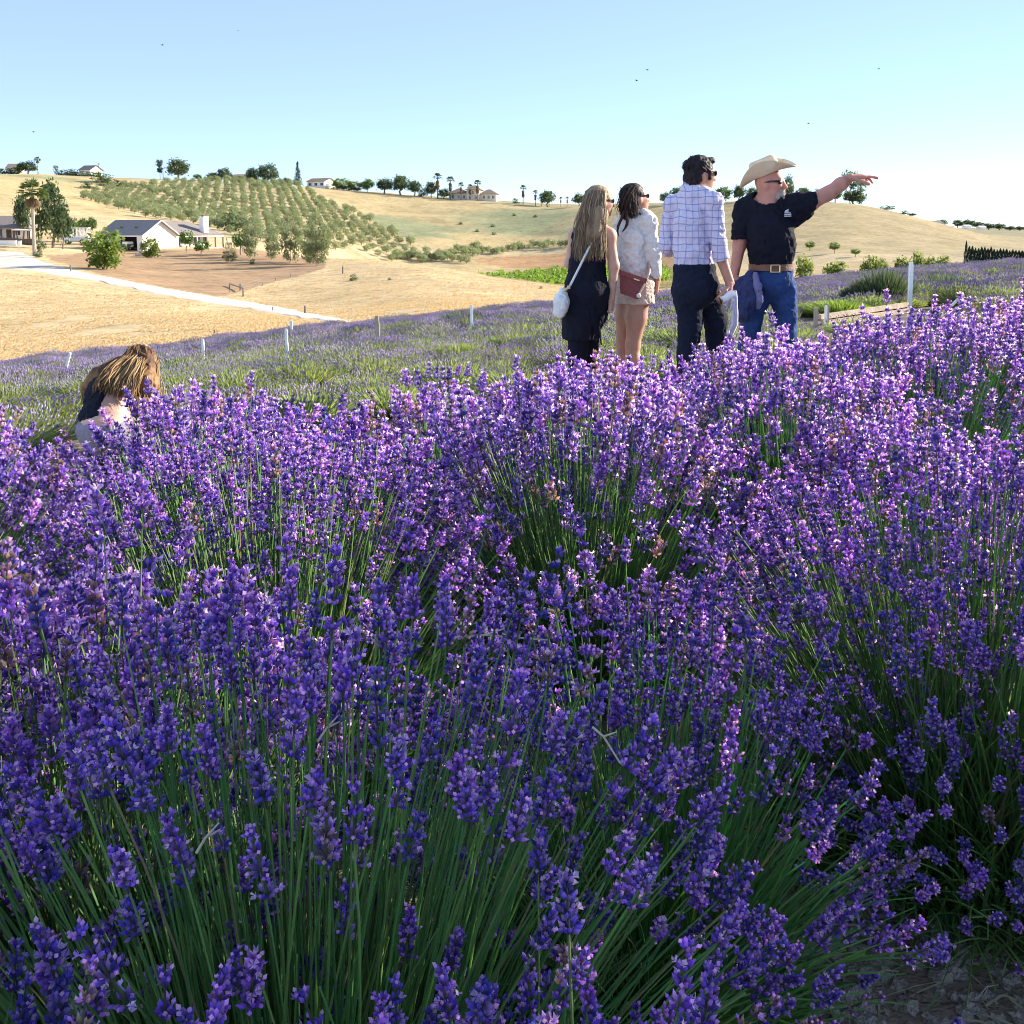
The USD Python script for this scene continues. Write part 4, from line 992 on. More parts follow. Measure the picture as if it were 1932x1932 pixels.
for k in range(300):
    green = fr.uniform() < np.interp(dist[k], [10, 16, 22, 30], [.75, .62, .32, .05])
    lst = gpath if green else ppath
    if len(lst) < VARI:
        p_ = thing("lavender_bush", labg if green else labp, "lavender bush", bush_m(k), "green field lavender bushes" if green else "purple field lavender bushes")
        field_bush(p_, green, 100 + k)
        lst.append(p_)
    else:
        copy_of(lst[fr.integers(len(lst))], labg if green else labp, "lavender bush", bush_m(k), "green field lavender bushes" if green else "purple field lavender bushes")
root = "/World/" + numbered("lavender_field")
ids = np.arange(300, len(bushes))
gr = fr.uniform(size=len(ids)) < np.interp(dist[ids], [14, 20, 26, 34], [.85, .6, .18, .0])
pi = instancer(root, [root + "/green_bush", root + "/green_bush_001", root + "/purple_bush", root + "/purple_bush_001"], [bush_m(k) for k in ids], np.where(gr, fr.integers(0, 2, len(ids)), fr.integers(2, 4, len(ids))))
setdata(pi.GetPrim(), "purple ribbon of farther lavender rows up to the field's edge", "lavender field", kind="stuff")
for nm, g_, s_ in (("green_bush", 1, 1), ("green_bush_001", 1, 2), ("purple_bush", 0, 3), ("purple_bush_001", 0, 4)):
    UsdGeom.Xform.Define(stage, root + "/" + nm)
    field_bush(root + "/" + nm, bool(g_), s_)
# a few taller dark shrubs and lime tufts between the rows, as seen left of the white stake and behind the people
def tuft(path, h, cols, n, spread, seed):
    r = np.random.default_rng(seed)
    a, q = r.uniform(0, 6.283, n), np.sqrt(r.uniform(0, 1, n))
    dirs = np.stack([np.cos(a), np.sin(a)], 1)
    p0 = np.c_[dirs * (q * .25)[:, None], np.full(n, -.05)]; p2 = np.c_[dirs * (q * spread)[:, None], h * (1 - .45 * q ** 2) * r.uniform(.6, 1.05, n)]
    p1 = p0 * .5 + p2 * .5 + np.c_[np.zeros((n, 2)), .06 * h * np.ones(n)]
    v, f = blade_mesh(p0, p1, p2, .0055, r)
    c = np.repeat(np.array(cols)[r.integers(0, len(cols), n)] * r.uniform(.7, 1.25, (n, 1)), 6, 0)
    part(path, "foliage", (v, f), STEM, smooth=False, color=c)
    st = cat_(*[tube([(0, 0, -.05), (.1 * math.cos(t), .1 * math.sin(t), h * .3)], [.012, .007], 5) for t in (0, 1.5, 3, 4.5)])
    part(path, "woody_stems", st, BARK)
DKG, LIM = [(.045, .085, .045), (.08, .13, .07), (.16, .15, .2)], [(.22, .28, .08), (.31, .35, .13), (.14, .21, .06)]
for k, (u, v, D_, h_, sp, cols, lab) in enumerate([
    (1672, 590, 18.5, .78, .62, DKG, "big dark green lavender shrub left of the tall white stake"), (1640, 590, 18.8, .62, .5, DKG, "smaller dark shrub at the big one's left flank"), (1790, 565, 22, .62, .9, DKG, "low dark shrub right of the tall white stake"), (1590, 605, 16.5, .30, .6, LIM, "lime green tuft right of the hat man's legs"), (1560, 600, 17.5, .28, .5, LIM, "second lime tuft behind the hat man's legs"),
    (1840, 560, 24, .5, .8, LIM, "lime tuft beyond the dark shrub at right"), (770, 640, 24, .5, .75, LIM, "bright lime tuft left of the tall white stake pair"), (880, 632, 25, .6, .9, DKG, "dark green shrub below the tall white stake, left of the blonde woman"), (530, 672, 26, .5, .9, DKG, "dark green shrub at the third white stake's foot"), (612, 652, 28, .45, .7, LIM, "lime tuft right of the third white stake"), (60, 705, 24, .5, .8, DKG, "dark green shrub left of the leaning stake"), (120, 700, 26, .45, .7, LIM, "green tuft at the foot of the leaning stake"), (345, 680, 26, .42, .8, LIM, "green tuft left of the second white stake"), (1815, 640, 11, .4, .5, LIM, "lime tuft before the timber edging at right")]):
    p_ = thing("lavender_shrub", lab, "shrub", M4(on(u, D_), k))
    tuft(p_, h_, cols, 2000, sp, 40 + k)
# white irrigation pipe pieces and timber edging
for u0, v0, u1, v1, D_, lab in ((466, 724, 500, 715, 13, "short white pipe piece among green lavender, left"), (562, 711, 590, 700, 13, "short white pipe piece among green lavender, middle"), (664, 692, 690, 688, 13, "short white pipe piece among green lavender, right"), (1795, 577, 1818, 556, 16, "slanting white pipe end right of the white stake"), (1762, 603, 1778, 594, 14.5, "white pipe end at the tall stake's foot"), (1884, 549, 1894, 560, 20, "short white pipe among the right field rows")):
    a, b = at(u0, v0, D_), at(u1, v1, D_ + .1)
    lo_ = max(ground1(a[0], a[1]), ground1(b[0], b[1]))
    t = thing("pipe_piece", lab, "pipe")
    part(t, "pipe", tube([a, (a + b) / 2 + [0, 0, .01], b], .022, 8), PIPE)
    st_ = min(a[2], b[2]); g_ = ground1(a[0], a[1])
    if st_ > g_: part(t, "support_stick", tube([[a[0], a[1], g_ - .05], a], .01, 5), GREYW)
a, b = on(1558, 14.6), on(1724, 16.6)
tb = thing("timber_edging", "two weathered timber boards edging the bed near the white stake", "board")
dv = b - a; L_ = np.linalg.norm(dv); az = math.atan2(dv[1], dv[0])
for k, (z, o_) in enumerate(((.03, 0), (.12, .05))):
    c = (a + b) / 2
    bm = box((0, 0, 0), (L_, .06, .07)); bm.apply_transform(M4((c[0] - math.sin(az) * o_, c[1] + math.cos(az) * o_, c[2] + z), az, 1, 0, -math.atan2(dv[2], np.hypot(dv[0], dv[1]))))
    part(tb, "board", bm, WOOD, smooth=False)
for u in (1545, 1566):
    p_ = on(u, 14.4); part(tb, "peg", box((p_[0], p_[1], p_[2] + .05), (.05, .05, .45)), WOOD, smooth=False)
# ------------------------------------------------------------------ the big lavender plants in front
CALYX = [(.165, .118, .57), (.22, .163, .61), (.12, .083, .49), (.31, .235, .61)]
PET = [(.39, .275, .83), (.47, .355, .85), (.32, .205, .79), (.57, .465, .86)]
def spike_mesh(seed, hi=True, CALYX=CALYX, PET=PET):
    r = np.random.default_rng(seed)
    L = r.uniform(.028, .050); W = int(r.integers(3, 6)) if hi else 4
    zs = list(np.linspace(0, L, W) ** 1.0)
    if r.uniform() < .55: zs = [-.022 - r.uniform(0, .012)] + zs
    V, F, C, n0 = [], [], [], 0
    def add(v, f, c):
        nonlocal n0
        V.append(v); F.append(f + n0); C.append(c); n0 += len(v)
    for i, z in enumerate(zs):
        tp = max(z, 0) / L
        m = int(r.integers(9, 13)) if hi else 6
        rad = .0042 * (1 - .35 * tp)
        a = np.arange(m) * 6.283 / m + r.uniform(0, 6) + r.normal(size=m) * .18
        el = np.radians(r.uniform(22, 58, m) + 22 * tp)
        d = np.stack([np.cos(a) * np.cos(el), np.sin(a) * np.cos(el), np.sin(el)], 1)
        p = np.c_[np.cos(a) * rad * .4, np.sin(a) * rad * .4, z + r.normal(size=m) * .0016]
        l = r.uniform(.0095, .0135, m) * (1 - .2 * tp) * (1 if hi else 1.25)
        v, f = spindle(p, d, l, .0024 if hi else .0034, 4 if hi else 3)
        k = len(v) // m
        c = np.repeat(np.array(CALYX)[r.integers(0, 4, m)] * r.uniform(.7, 1.35, (m, 1)), k, 0).reshape(m, k, 3)
        c[:, 0] = c[:, 0] * .35 + np.array([.11, .14, .12]) * .65
        c[:, -1] *= 1.35
        add(v, f, c.reshape(-1, 3))
        # buds showing colour
        qb = r.uniform(size=m) < (.38 if hi else .2)
        if qb.any():
            pb = p[qb] + d[qb] * l[qb][:, None] * .75
            v, f = spindle(pb, d[qb] + r.normal(size=(qb.sum(), 3)) * .2, r.uniform(.004, .007, qb.sum()), .0021 if hi else .003, 4 if hi else 3)
            kk = len(v) // qb.sum()
            add(v, f, np.repeat(np.array(PET)[r.integers(0, 4, qb.sum())] * r.uniform(.75, 1.15, (qb.sum(), 1)), kk, 0))
        # open corollas
        q = r.uniform(size=m) < (.13 if hi else .28)
        for j in np.nonzero(q)[0]:
            base = p[j] + d[j] * l[j] * .9
            ax = d[j]; s = np.cross(ax, [0, 0, 1.0]); s /= np.linalg.norm(s) + 1e-9; t = np.cross(s, ax)
            col = np.array(PET[r.integers(4)]) * r.uniform(.8, 1.2)
            nl = 5 if hi else 3
            vv, ff = [base], []
            sz = r.uniform(.0032, .0048) * (1 if hi else 1.5)
            for g in range(nl):
                th = g * 6.283 / nl + r.uniform(-.2, .2)
                for dt in (-.5, .5):
                    w_ = math.cos(th + dt) * s + math.sin(th + dt) * t
                    vv.append(base + w_ * sz * r.uniform(.6, 1.1) + ax * sz * r.uniform(.3, 1.3))
                b = 1 + 2 * g
                ff.append([0, b, b + 1])
            add(np.array(vv), np.array(ff), np.tile(col, (len(vv), 1)))
    # rachis
    v, f, _ = meshkit.arrays(tube([(0, 0, min(zs) - .012), (0, 0, L)], [.0014, .0008], 4), False)
    add(v, f, np.tile([.12, .15, .12], (len(v), 1)))
    return np.concatenate(V), np.concatenate(F), np.concatenate(C)
HI = [spike_mesh(500 + k) for k in range(10)] + [spike_mesh(508, True, [(.24, .19, .30), (.30, .25, .30), (.20, .15, .28), (.33, .30, .30)])]
LO = [spike_mesh(600 + k, False) for k in range(7)] + [spike_mesh(608, False, [(.24, .19, .30), (.30, .25, .30), (.20, .15, .28), (.33, .30, .30)])]

def align(d, spin):
    """rotation that takes z to d"""
    d = d / np.linalg.norm(d)
    x = np.cross([0, 0, 1.0], d) if abs(d[2]) < .999 else np.array([1.0, 0, 0])
    x /= np.linalg.norm(x); y = np.cross(d, x)
    c, s = math.cos(spin), math.sin(spin)
    return np.stack([x * c + y * s, y * c - x * s, d], 1)
SPIKE0 = []
def lavender_plant(x, y, R, H, n, label, near, seed, lean=(0, 0), zb=0.0, full=0.0):
    r = np.random.default_rng(seed)
    path = thing("lavender_plant", label, "lavender plant", M4((x, y, ground1(x, y) + zb)))
    heads = n; n = int(n * 2.3)
    a, q = r.uniform(0, 6.283, n), np.sqrt(r.uniform(0, 1, n))
    dirs = np.stack([np.cos(a), np.sin(a)], 1)
    edge = H * .36
    hz = H - (H - edge) * q ** 2.4 + r.normal(size=n) * .045 - np.abs(r.normal(size=n)) * .05
    hz = np.where(r.uniform(size=n) < .22, hz * r.uniform(.62, .95, n), hz)
    hz[heads:] *= r.uniform(.45, .92, n - heads)
    p0 = np.c_[dirs * (q * R * .30)[:, None] + r.normal(size=(n, 2)) * .03, np.full(n, -.02)]
    top = np.c_[dirs * (q * R)[:, None] + r.normal(size=(n, 2)) * .035 + np.asarray(lean) * hz[:, None], hz]
    mid = p0 * .42 + top * .58; mid[:, 2] += .05 * hz * q * 2 + .03; mid[:, :2] += r.normal(size=(n, 2)) * .02
    ts = np.linspace(0, 1, 7)[None, :, None]
    curve = (1 - ts) ** 2 * p0[:, None] + 2 * ts * (1 - ts) * mid[:, None] + ts ** 2 * top[:, None]
    end = top - mid; end /= np.linalg.norm(end, axis=1, keepdims=True)
    end = end + np.array([0, 0, .35]) + r.normal(size=(n, 3)) * .10; end /= np.linalg.norm(end, axis=1, keepdims=True)
    # stems as three-sided tubes
    t = np.gradient(curve, axis=1); t /= np.linalg.norm(t, axis=2, keepdims=True)
    A_ = np.cross(t, np.array([.3, .8, .1])); A_ /= np.linalg.norm(A_, axis=2, keepdims=True) + 1e-9
    B_ = np.cross(t, A_)
    rad = (r.uniform(.0011, .0019, n)[:, None] * np.linspace(1.25, .8, 7)[None])[..., None, None]
    ang = np.arange(3) * 2.0944
    v = curve[:, :, None] + rad * (np.cos(ang)[None, None, :, None] * A_[:, :, None] + np.sin(ang)[None, None, :, None] * B_[:, :, None])
    i, j = np.meshgrid(np.arange(6), np.arange(3), indexing="ij")
    qd = np.stack([i * 3 + j, i * 3 + (j + 1) % 3, (i + 1) * 3 + (j + 1) % 3, (i + 1) * 3 + j], -1).reshape(-1, 4)
    tri = np.vstack([qd[:, [0, 1, 2]], qd[:, [0, 2, 3]]])
    F = (21 * np.arange(n)[:, None, None] + tri[None]).reshape(-1, 3)
    col = np.where(r.uniform(size=(n, 1)) < .5, [[.17, .37, .13]], [[.30, .47, .17]]) * r.uniform(.7, 1.25, (n, 1))
    pale = r.uniform(size=n) < .05; col[pale] = np.array([.42, .36, .22])
    part(path, "stems", (v.reshape(-1, 3), F), STEM, smooth=False, color=np.repeat(col, 21, 0), kind="stuff")
    # grey-green leaves low in the plant and up the stems
    m = int(n * 1.6)
    a2, q2 = r.uniform(0, 6.283, m), np.sqrt(r.uniform(0, 1, m))
    d2 = np.stack([np.cos(a2), np.sin(a2)], 1)
    b0 = np.c_[d2 * (q2 * R * .62)[:, None], r.uniform(.02, .55, m) ** 1.2 * H * .75 * (1 - .4 * q2)]
    dl = np.c_[d2 * r.uniform(.1, .9, (m, 1)), r.uniform(.5, 1.2, m)] + r.normal(size=(m, 3)) * .25
    dl /= np.linalg.norm(dl, axis=1, keepdims=True)
    ll = r.uniform(.04, .10, (m, 1))
    lv, lf = blade_mesh(b0, b0 + dl * ll * .5 + [0, 0, .006], b0 + dl * ll, r.uniform(.0018, .0032, m), r)
    lc = np.repeat(np.array([(.10, .21, .08), (.14, .26, .11), (.19, .29, .10)])[r.integers(0, 3, m)] * r.uniform(.75, 1.2, (m, 1)), 6, 0)
    part(path, "leaves", (lv, lf), STEM, smooth=False, color=lc, kind="stuff")
    # flower spikes: the 300 that show largest as parts, the rest joined
    n = heads; top = top[:n]; end = end[:n]
    wt = top + np.array([x, y, 0])
    order = np.argsort(np.linalg.norm(wt - EYE, axis=1))
    ms = []
    for k in range(n):
        m_ = np.eye(4)
        m_[:3, :3] = align(end[k], r.uniform(0, 6.28)) * (r.uniform(.8, 1.18) if near else r.uniform(1.0, 1.4))
        m_[:3, 3] = top[k]
        ms.append(m_)
    single = order[:300] if near else []
    H_, S0 = HI, SPIKE0
    for k in single:
        j = int(r.integers(len(H_)))
        if len(S0) <= j or S0[j] is None:
            while len(S0) <= j: S0.append(None)
            S0[j] = part(path, "flower_spike", H_[j][:2], PETAL, smooth=False, color=H_[j][2], m=ms[k])
        else:
            pp = path + "/" + numbered("flower_spike", path)
            g = stage.DefinePrim(pp, "Mesh"); g.GetReferences().AddInternalReference(S0[j])
            set_matrix(g, ms[k])
    rest = order[300:] if near else order
    if len(rest):
        sp = path + "/" + numbered("flower_spikes", path)
        S_ = H_[:5] if near else LO
        protos = [sp + "/" + ("spike" if q_ == 0 else f"spike_{q_:03d}") for q_ in range(len(S_))]
        ip = instancer(sp, protos, [ms[k] for k in rest], r.integers(0, len(S_), len(rest)))
        setdata(ip.GetPrim(), kind="stuff")
        for q_, s_ in zip(protos, S_):
            g = usdkit.mesh(stage, q_, s_[:2], PETAL)
            UsdGeom.PrimvarsAPI(g).CreatePrimvar("tint", Sdf.ValueTypeNames.Color3fArray, "vertex").Set(Vt.Vec3fArray.FromNumpy(s_[2].astype(np.float32)))
    return path
def row(rho, t):
    return t * RD + rho * RN
PL = [
 (4.2, .62, .50, .58, 380, "low lavender plant at the left edge beside the crouching woman", False), (4.2, 1.6, .50, .50, 300, "low lavender plant right in front of the crouching woman's knees", False),
 (.85, 1.93, .42, .62, 420, "small lavender plant spilling over the path at the right edge", True), (1.60, .42, .46, .74, 380, "lavender plant squeezed between first and second row, left of the middle", False), (1.62, 2.65, .48, .72, 420, "lavender plant squeezed between first and second row, right of the middle", False),
 (2.65, 1.42, .46, .69, 360, "lavender plant between second and third row below the crouching woman's right side", False), (2.65, 2.38, .46, .76, 360, "lavender plant between second and third row below the blonde woman", False), (2.65, 3.33, .46, .77, 360, "lavender plant between second and third row below the checked shirt", False), (2.65, 4.28, .46, .79, 360, "lavender plant between second and third row below the hat man", False), (2.65, 5.25, .46, .82, 360, "lavender plant between second and third row below the timber edging", False), (2.65, 6.3, .46, .84, 360, "lavender plant between second and third row at the right", False),
 (.72, -.02, .46, .70, 350, "nearest lavender plant at the bottom edge, left of the middle", True), (.56, .50, .36, .62, 300, "nearest lavender plant at the bottom edge, right of the middle", True), (1.12, 1.15, .42, .68, 420, "shaded lavender plant leaning right between foreground centre and path", True),
 (1.05, .50, .62, .84, 640, "large violet lavender plant filling the foreground centre, in shade", True), (.98, -.42, .60, .82, 600, "shaded lavender plant cut by the lower left corner", True), (1.02, 1.95, .62, .84, 800, "lavender plant fanning out over the path at the right edge", True),
 (2.10, .95, .60, .83, 640, "half-lit lavender plant in the second row behind the foreground centre", True), (2.05, .02, .60, .76, 600, "half-lit lavender plant in front of the crouching woman", True), (2.10, 1.90, .60, .85, 560, "lavender plant in front of the blonde woman in black", False), (2.12, 2.85, .60, .87, 560, "lavender plant in front of the man in the checked shirt", False),
 (2.15, 3.80, .62, .93, 560, "lavender plant in front of the hat man, second row", False), (2.15, 4.75, .62, .95, 560, "sunlit lavender plant before the tall white stake", False), (2.15, 5.75, .62, .97, 800, "sunlit lavender plant at the right end of the second row", False), (2.1, 6.8, .62, .97, 480, "last lavender plant of the second row at the right edge", False),
 (3.15, .30, .60, .79, 500, "lavender plant in the third row at the left frame edge", False), (3.15, 1.2, .60, .73, 480, "lavender plant in the third row just before the crouching woman", False), (3.15, 2.15, .60, .68, 480, "third-row lavender plant right of the crouching woman", False), (3.15, 3.1, .60, .66, 480, "third-row lavender plant at the blonde woman's feet", False), (3.15, 4.05, .60, .70, 480, "third-row lavender plant at the white-bloused woman's feet", False), (3.15, 5.0, .60, .76, 480, "third-row lavender plant at the hat man's feet", False), (3.15, 6.0, .60, .83, 480, "third-row lavender plant in front of the timber edging", False), (3.15, 7.0, .60, .88, 480, "third-row lavender plant near the tall white stake", False), (3.15, 8.1, .60, .86, 600, "last third-row lavender plant at the right frame edge", False),
 (2.05, -.95, .60, .82, 500, "lavender plant at the left frame edge, second row", False),
]
for k, (rho_, t_, R_, H_, n_, lab, near) in enumerate(PL):
    xy = row(rho_, t_)
    lavender_plant(xy[0], xy[1], R_, H_, n_, lab, near, 900 + k)

# the oak beside the path, to the right of the picture, that shades the nearest plants
r = np.random.default_rng(71)
ok_ = thing("oak_tree", "leafy oak beside the path that shades the nearest lavender", "tree", M4((8.2, 2.9, ground1(8.2, 2.9))))
part(ok_, "trunk", cat_(limb((0, 0, -.2), (.1, 0, 2.6), .24, .17, r, 7), *[limb((.1, 0, 2.3), (1.7 * math.cos(a), 1.7 * math.sin(a), 4.6), .10, .03, r) for a in (0.2, 1.5, 2.8, 4.0, 5.3)]), BARK)
pts = crown_points([(0, 0, 4.4, 2.1, 2.2, 2.2), (0, .6, 3.4, 1.7, 1.6, 1.4), (.2, -1.2, 4.2, 1.7, 1.7, 1.8), (0, 0, 5.6, 1.6, 1.6, 1.2)], 15000, r, 170, .2, .5)
part(ok_, "crown", leaf_cloud(pts, .085, r), LM_OAK, smooth=False)
# ------------------------------------------------------------------ people: bodies and clothes as smooth blended solids
def surface_nets(S, org, h):
    s = S < 0
    c = np.zeros(tuple(n - 1 for n in S.shape), np.int8)
    for i, j, k in np.ndindex(2, 2, 2):
        c += s[i:i + c.shape[0], j:j + c.shape[1], k:k + c.shape[2]]
    act = (c > 0) & (c < 8)
    idx = np.full(c.shape, -1, np.int64); ci = np.argwhere(act); idx[act] = np.arange(len(ci))
    acc, cnt = np.zeros((len(ci), 3)), np.zeros(len(ci))
    cor = np.array(list(np.ndindex(2, 2, 2)))
    for a in range(8):
        for b in range(a + 1, 8):
            if np.abs(cor[a] - cor[b]).sum() != 1: continue
            va, vb = S[tuple((ci + cor[a]).T)], S[tuple((ci + cor[b]).T)]
            m = (va < 0) != (vb < 0)
            t = va[m] / (va[m] - vb[m])
            acc[m] += cor[a] + t[:, None] * (cor[b] - cor[a]); cnt[m] += 1
    V = org + h * (ci + acc / cnt[:, None])
    F = []
    for ax in range(3):
        u, w = (ax + 1) % 3, (ax + 2) % 3
        lo = [slice(None)] * 3; hi = [slice(None)] * 3
        lo[ax], hi[ax] = slice(0, -1), slice(1, None)
        cr = s[tuple(lo)] != s[tuple(hi)]
        e = np.argwhere(cr)
        e = e[(e[:, u] > 0) & (e[:, w] > 0) & (e[:, u] < S.shape[u] - 1) & (e[:, w] < S.shape[w] - 1)]
        du, dw = np.eye(3, dtype=int)[u], np.eye(3, dtype=int)[w]
        q = np.stack([idx[tuple(x.T)] for x in (e - du - dw, e - dw, e, e - du)], 1)
        flip = ~s[tuple(e.T)]
        q[flip] = q[flip][:, ::-1]
        F.append(np.vstack([q[:, [0, 1, 2]], q[:, [0, 2, 3]]]))
    return trimesh.Trimesh(V, np.vstack(F), process=False)

class Sol:
    """a blended solid: cones between joints and ellipsoids; cuts are half-spaces"""
    def __init__(s, k=.03): s.p, s.k, s.cuts, s.holes = [], k, [], []
    def carve(s, c, r): s.holes.append((np.array(c, float), np.array(r, float))); return s
    def cone(s, a, b, ra, rb, k=None): s.p.append(("c", np.array(a, float), np.array(b, float), ra, rb, k)); return s
    def chain(s, pts, rs, k=None):
        for i in range(len(pts) - 1): s.cone(pts[i], pts[i + 1], rs[i], rs[i + 1], k)
        return s
    def ell(s, c, r, R=None, k=None): s.p.append(("e", np.array(c, float), np.array(r, float), np.eye(3) if R is None else np.array(R, float), None, k)); return s
    def cut(s, point, normal): s.cuts.append((np.array(point, float), np.array(normal, float) / np.linalg.norm(normal))); return s
    def mesh(s, h=.011, grow=0.0):
        lo, hi = [], []
        for q in s.p:
            if q[0] == "c": R = max(q[3], q[4]); lo.append(np.minimum(q[1], q[2]) - R); hi.append(np.maximum(q[1], q[2]) + R)
            else: R = q[2].max(); lo.append(q[1] - R); hi.append(q[1] + R)
        lo, hi = np.min(lo, 0) - 3 * h - grow, np.max(hi, 0) + 3 * h + grow
        n = np.ceil((hi - lo) / h).astype(int) + 1
        ax = [lo[i] + h * np.arange(n[i]) for i in range(3)]
        S = np.full(n, 1.0, np.float32)
        for q in s.p:
            k = q[5] or s.k
            if q[0] == "c": R = max(q[3], q[4]); a, b = np.minimum(q[1], q[2]) - R, np.maximum(q[1], q[2]) + R
            else: R = q[2].max(); a, b = q[1] - R, q[1] + R
            i0 = np.maximum(((a - k - 3 * h - lo) / h).astype(int), 0); i1 = np.minimum(((b + k + 3 * h - lo) / h).astype(int) + 2, n)
            sl = tuple(slice(i0[i], i1[i]) for i in range(3))
            P = np.stack(np.meshgrid(*[ax[i][sl[i]] for i in range(3)], indexing="ij"), -1)
            if q[0] == "c":
                d = q[2] - q[1]; L2 = d @ d + 1e-12
                t = np.clip(((P - q[1]) @ d) / L2, 0, 1)
                D = np.linalg.norm(P - q[1] - t[..., None] * d, axis=-1) - (q[3] + (q[4] - q[3]) * t)
            else:
                w = (P - q[1]) @ q[3]
                k0 = np.linalg.norm(w / q[2], axis=-1); k1 = np.linalg.norm(w / q[2] ** 2, axis=-1) + 1e-9
                D = k0 * (k0 - 1) / k1
            old = S[sl]
            hh = np.maximum(k - np.abs(old - D), 0) / k
            S[sl] = np.minimum(old, D) - hh * hh * k * .25
        S = S - grow
        if s.cuts or s.holes:
            P = np.stack(np.meshgrid(*ax, indexing="ij"), -1)
            for c, r in s.holes:
                S = np.maximum(S, -(np.linalg.norm((P - c) / r, axis=-1) - 1) * r.min())
            for pt, nm in s.cuts:
                S = np.maximum(S, (P - pt) @ nm)
        return surface_nets(S, lo, h)

def frame(f, up=(0, 0, 1)):
    f = np.array(f, float); f /= np.linalg.norm(f)
    s = np.cross(f, up); s /= np.linalg.norm(s)
    return np.stack([s, f, np.cross(s, f)], 1)        # columns: the figure's right, forward, up
def add_head(B, c, f, up=(0, 0, 1), sc=1.0):
    """skull, jaw, nose, lips, chin, ears about the head centre c, looking along f"""
    R = frame(f, up); g = lambda x, y, z: np.array(c) + R @ (np.array([x, y, z]) * sc)
    B.ell(g(0, -.012, .022), np.array([.076, .094, .092]) * sc, R)
    B.ell(g(0, .026, -.035), np.array([.060, .066, .080]) * sc, R, .03)
    B.ell(g(0, .058, -.092), np.array([.030, .026, .024]) * sc, R, .03)
    B.cone(g(-.036, .076, .022), g(.036, .076, .022), .012 * sc, .012 * sc, .02)
    B.cone(g(0, .088, .012), g(0, .107, -.028), .0085 * sc, .0135 * sc, .012)
    B.cone(g(-.018, .083, -.058), g(.018, .083, -.058), .008 * sc, .008 * sc, .012)
    for s in (-1, 1):
        B.ell(g(.073 * s, -.012, -.012), np.array([.011, .022, .033]) * sc, R, .012)
        B.ell(g(.036 * s, .060, -.018), np.array([.02, .02, .018]) * sc, R, .02)
    return g, R
def add_hand(B, wrist, d, nrm, side, curl=.5, sc=1.0, spread=.12, curls=None):
    """palm along d, palm facing nrm, thumb towards side; fingers bend towards nrm"""
    d = np.array(d, float); d /= np.linalg.norm(d)
    nrm = np.array(nrm, float); nrm -= d * (nrm @ d); nrm /= np.linalg.norm(nrm)
    s = np.cross(d, nrm); s *= np.sign(s @ np.array(side, float)) or 1
    w = np.array(wrist, float)
    P = lambda a, b, c: w + (d * a + s * b + nrm * c) * sc
    for b in (-.030, -.010, .010, .028):
        B.cone(P(.005, b * .6, 0), P(.085, b, 0), .017 * sc, .0125 * sc, .012)
    fl = ((.028, .040, .026, .022), (.010, .045, .030, .024), (-.010, .042, .028, .023), (-.029, .033, .021, .019))
    for i, (b, l1, l2, l3) in enumerate(fl):
        cu = (curls[i] if curls else curl * (1 + .18 * i))
        p = P(.086, b, 0); a = 0.15 * cu
        for j, l in enumerate((l1, l2, l3)):
            a += cu * (.75, .95, .6)[j]
            dirn = d * math.cos(a) + nrm * math.sin(a) + s * (b * spread * 40 * .03)
            q = p + dirn / np.linalg.norm(dirn) * l * sc
            B.cone(p, q, (.0098 - .0009 * j) * sc, (.0089 - .0009 * j) * sc, .004)
            p = q
    p = P(.022, .030, .006)
    for l, bb, c_ in ((.038, .75, .35), (.030, .35, .55), (.024, .15, .6)):
        dirn = d * .75 + s * bb + nrm * c_ * (.4 + curl)
        q = p + dirn / np.linalg.norm(dirn) * l * sc
        B.cone(p, q, .0115 * sc, .0098 * sc, .006)
        p = q
def fuse(*ms):
    import manifold3d as m3
    out = None
    try:
        for m in ms:
            x = m3.Manifold(m3.Mesh(np.asarray(m.vertices, np.float32), np.asarray(m.faces, np.uint32)))
            if x.status() != m3.Error.NoError: raise ValueError(str(x.status()))
            out = x if out is None else out + x
        q = out.to_mesh()
        return trimesh.Trimesh(q.vert_properties[:, :3], q.tri_verts, process=False)
    except Exception as e:
        print("fuse:", e)
        return cat_(*ms)
def rumple(m, amp, sc, seed=0, stretch=(1, 1, 1)):
    n = m.vertex_normals
    m = m.copy()
    st = np.array(stretch)
    m.vertices = m.vertices + n * (amp * (meshkit.fbm(m.vertices * sc * st, 3, seed) - .5) + amp * .45 * (.5 - np.abs(meshkit.fbm(m.vertices * sc * 1.9 * st, 2, seed + 7) - .5) * 4))[:, None]
    return m
def taubin(m, it=6):
    m = m.copy(); trimesh.smoothing.filter_taubin(m, iterations=it); return m
def locks(roots, mids, tips, rad, cols, seed, wave=.012, n=7, sides=5):
    """hair locks: tapered wavy tubes, each with its own tone"""
    r = np.random.default_rng(seed)
    ms, cs = [], []
    for a, b, c in zip(roots, mids, tips):
        t = np.linspace(0, 1, n)[:, None]
        p = (1 - t) ** 2 * a + 2 * t * (1 - t) * b + t ** 2 * c
        ph = r.uniform(0, 6.28)
        w = wave * np.sin(t * r.uniform(5, 9) + ph) * t
        p = p + w * np.array([1, .5, 0]) + r.normal(size=3) * .004
        q = rad * r.uniform(.6, 1.3)
        ms.append(tube(p, q * np.array([.75, 1, 1.05, 1, .9, .65, .22])[:n], sides))
        cs.append(np.tile(np.array(cols[r.integers(len(cols))]) * r.uniform(.84, 1.16), (len(ms[-1].vertices), 1)))
    return cat_(*ms), np.concatenate(cs)

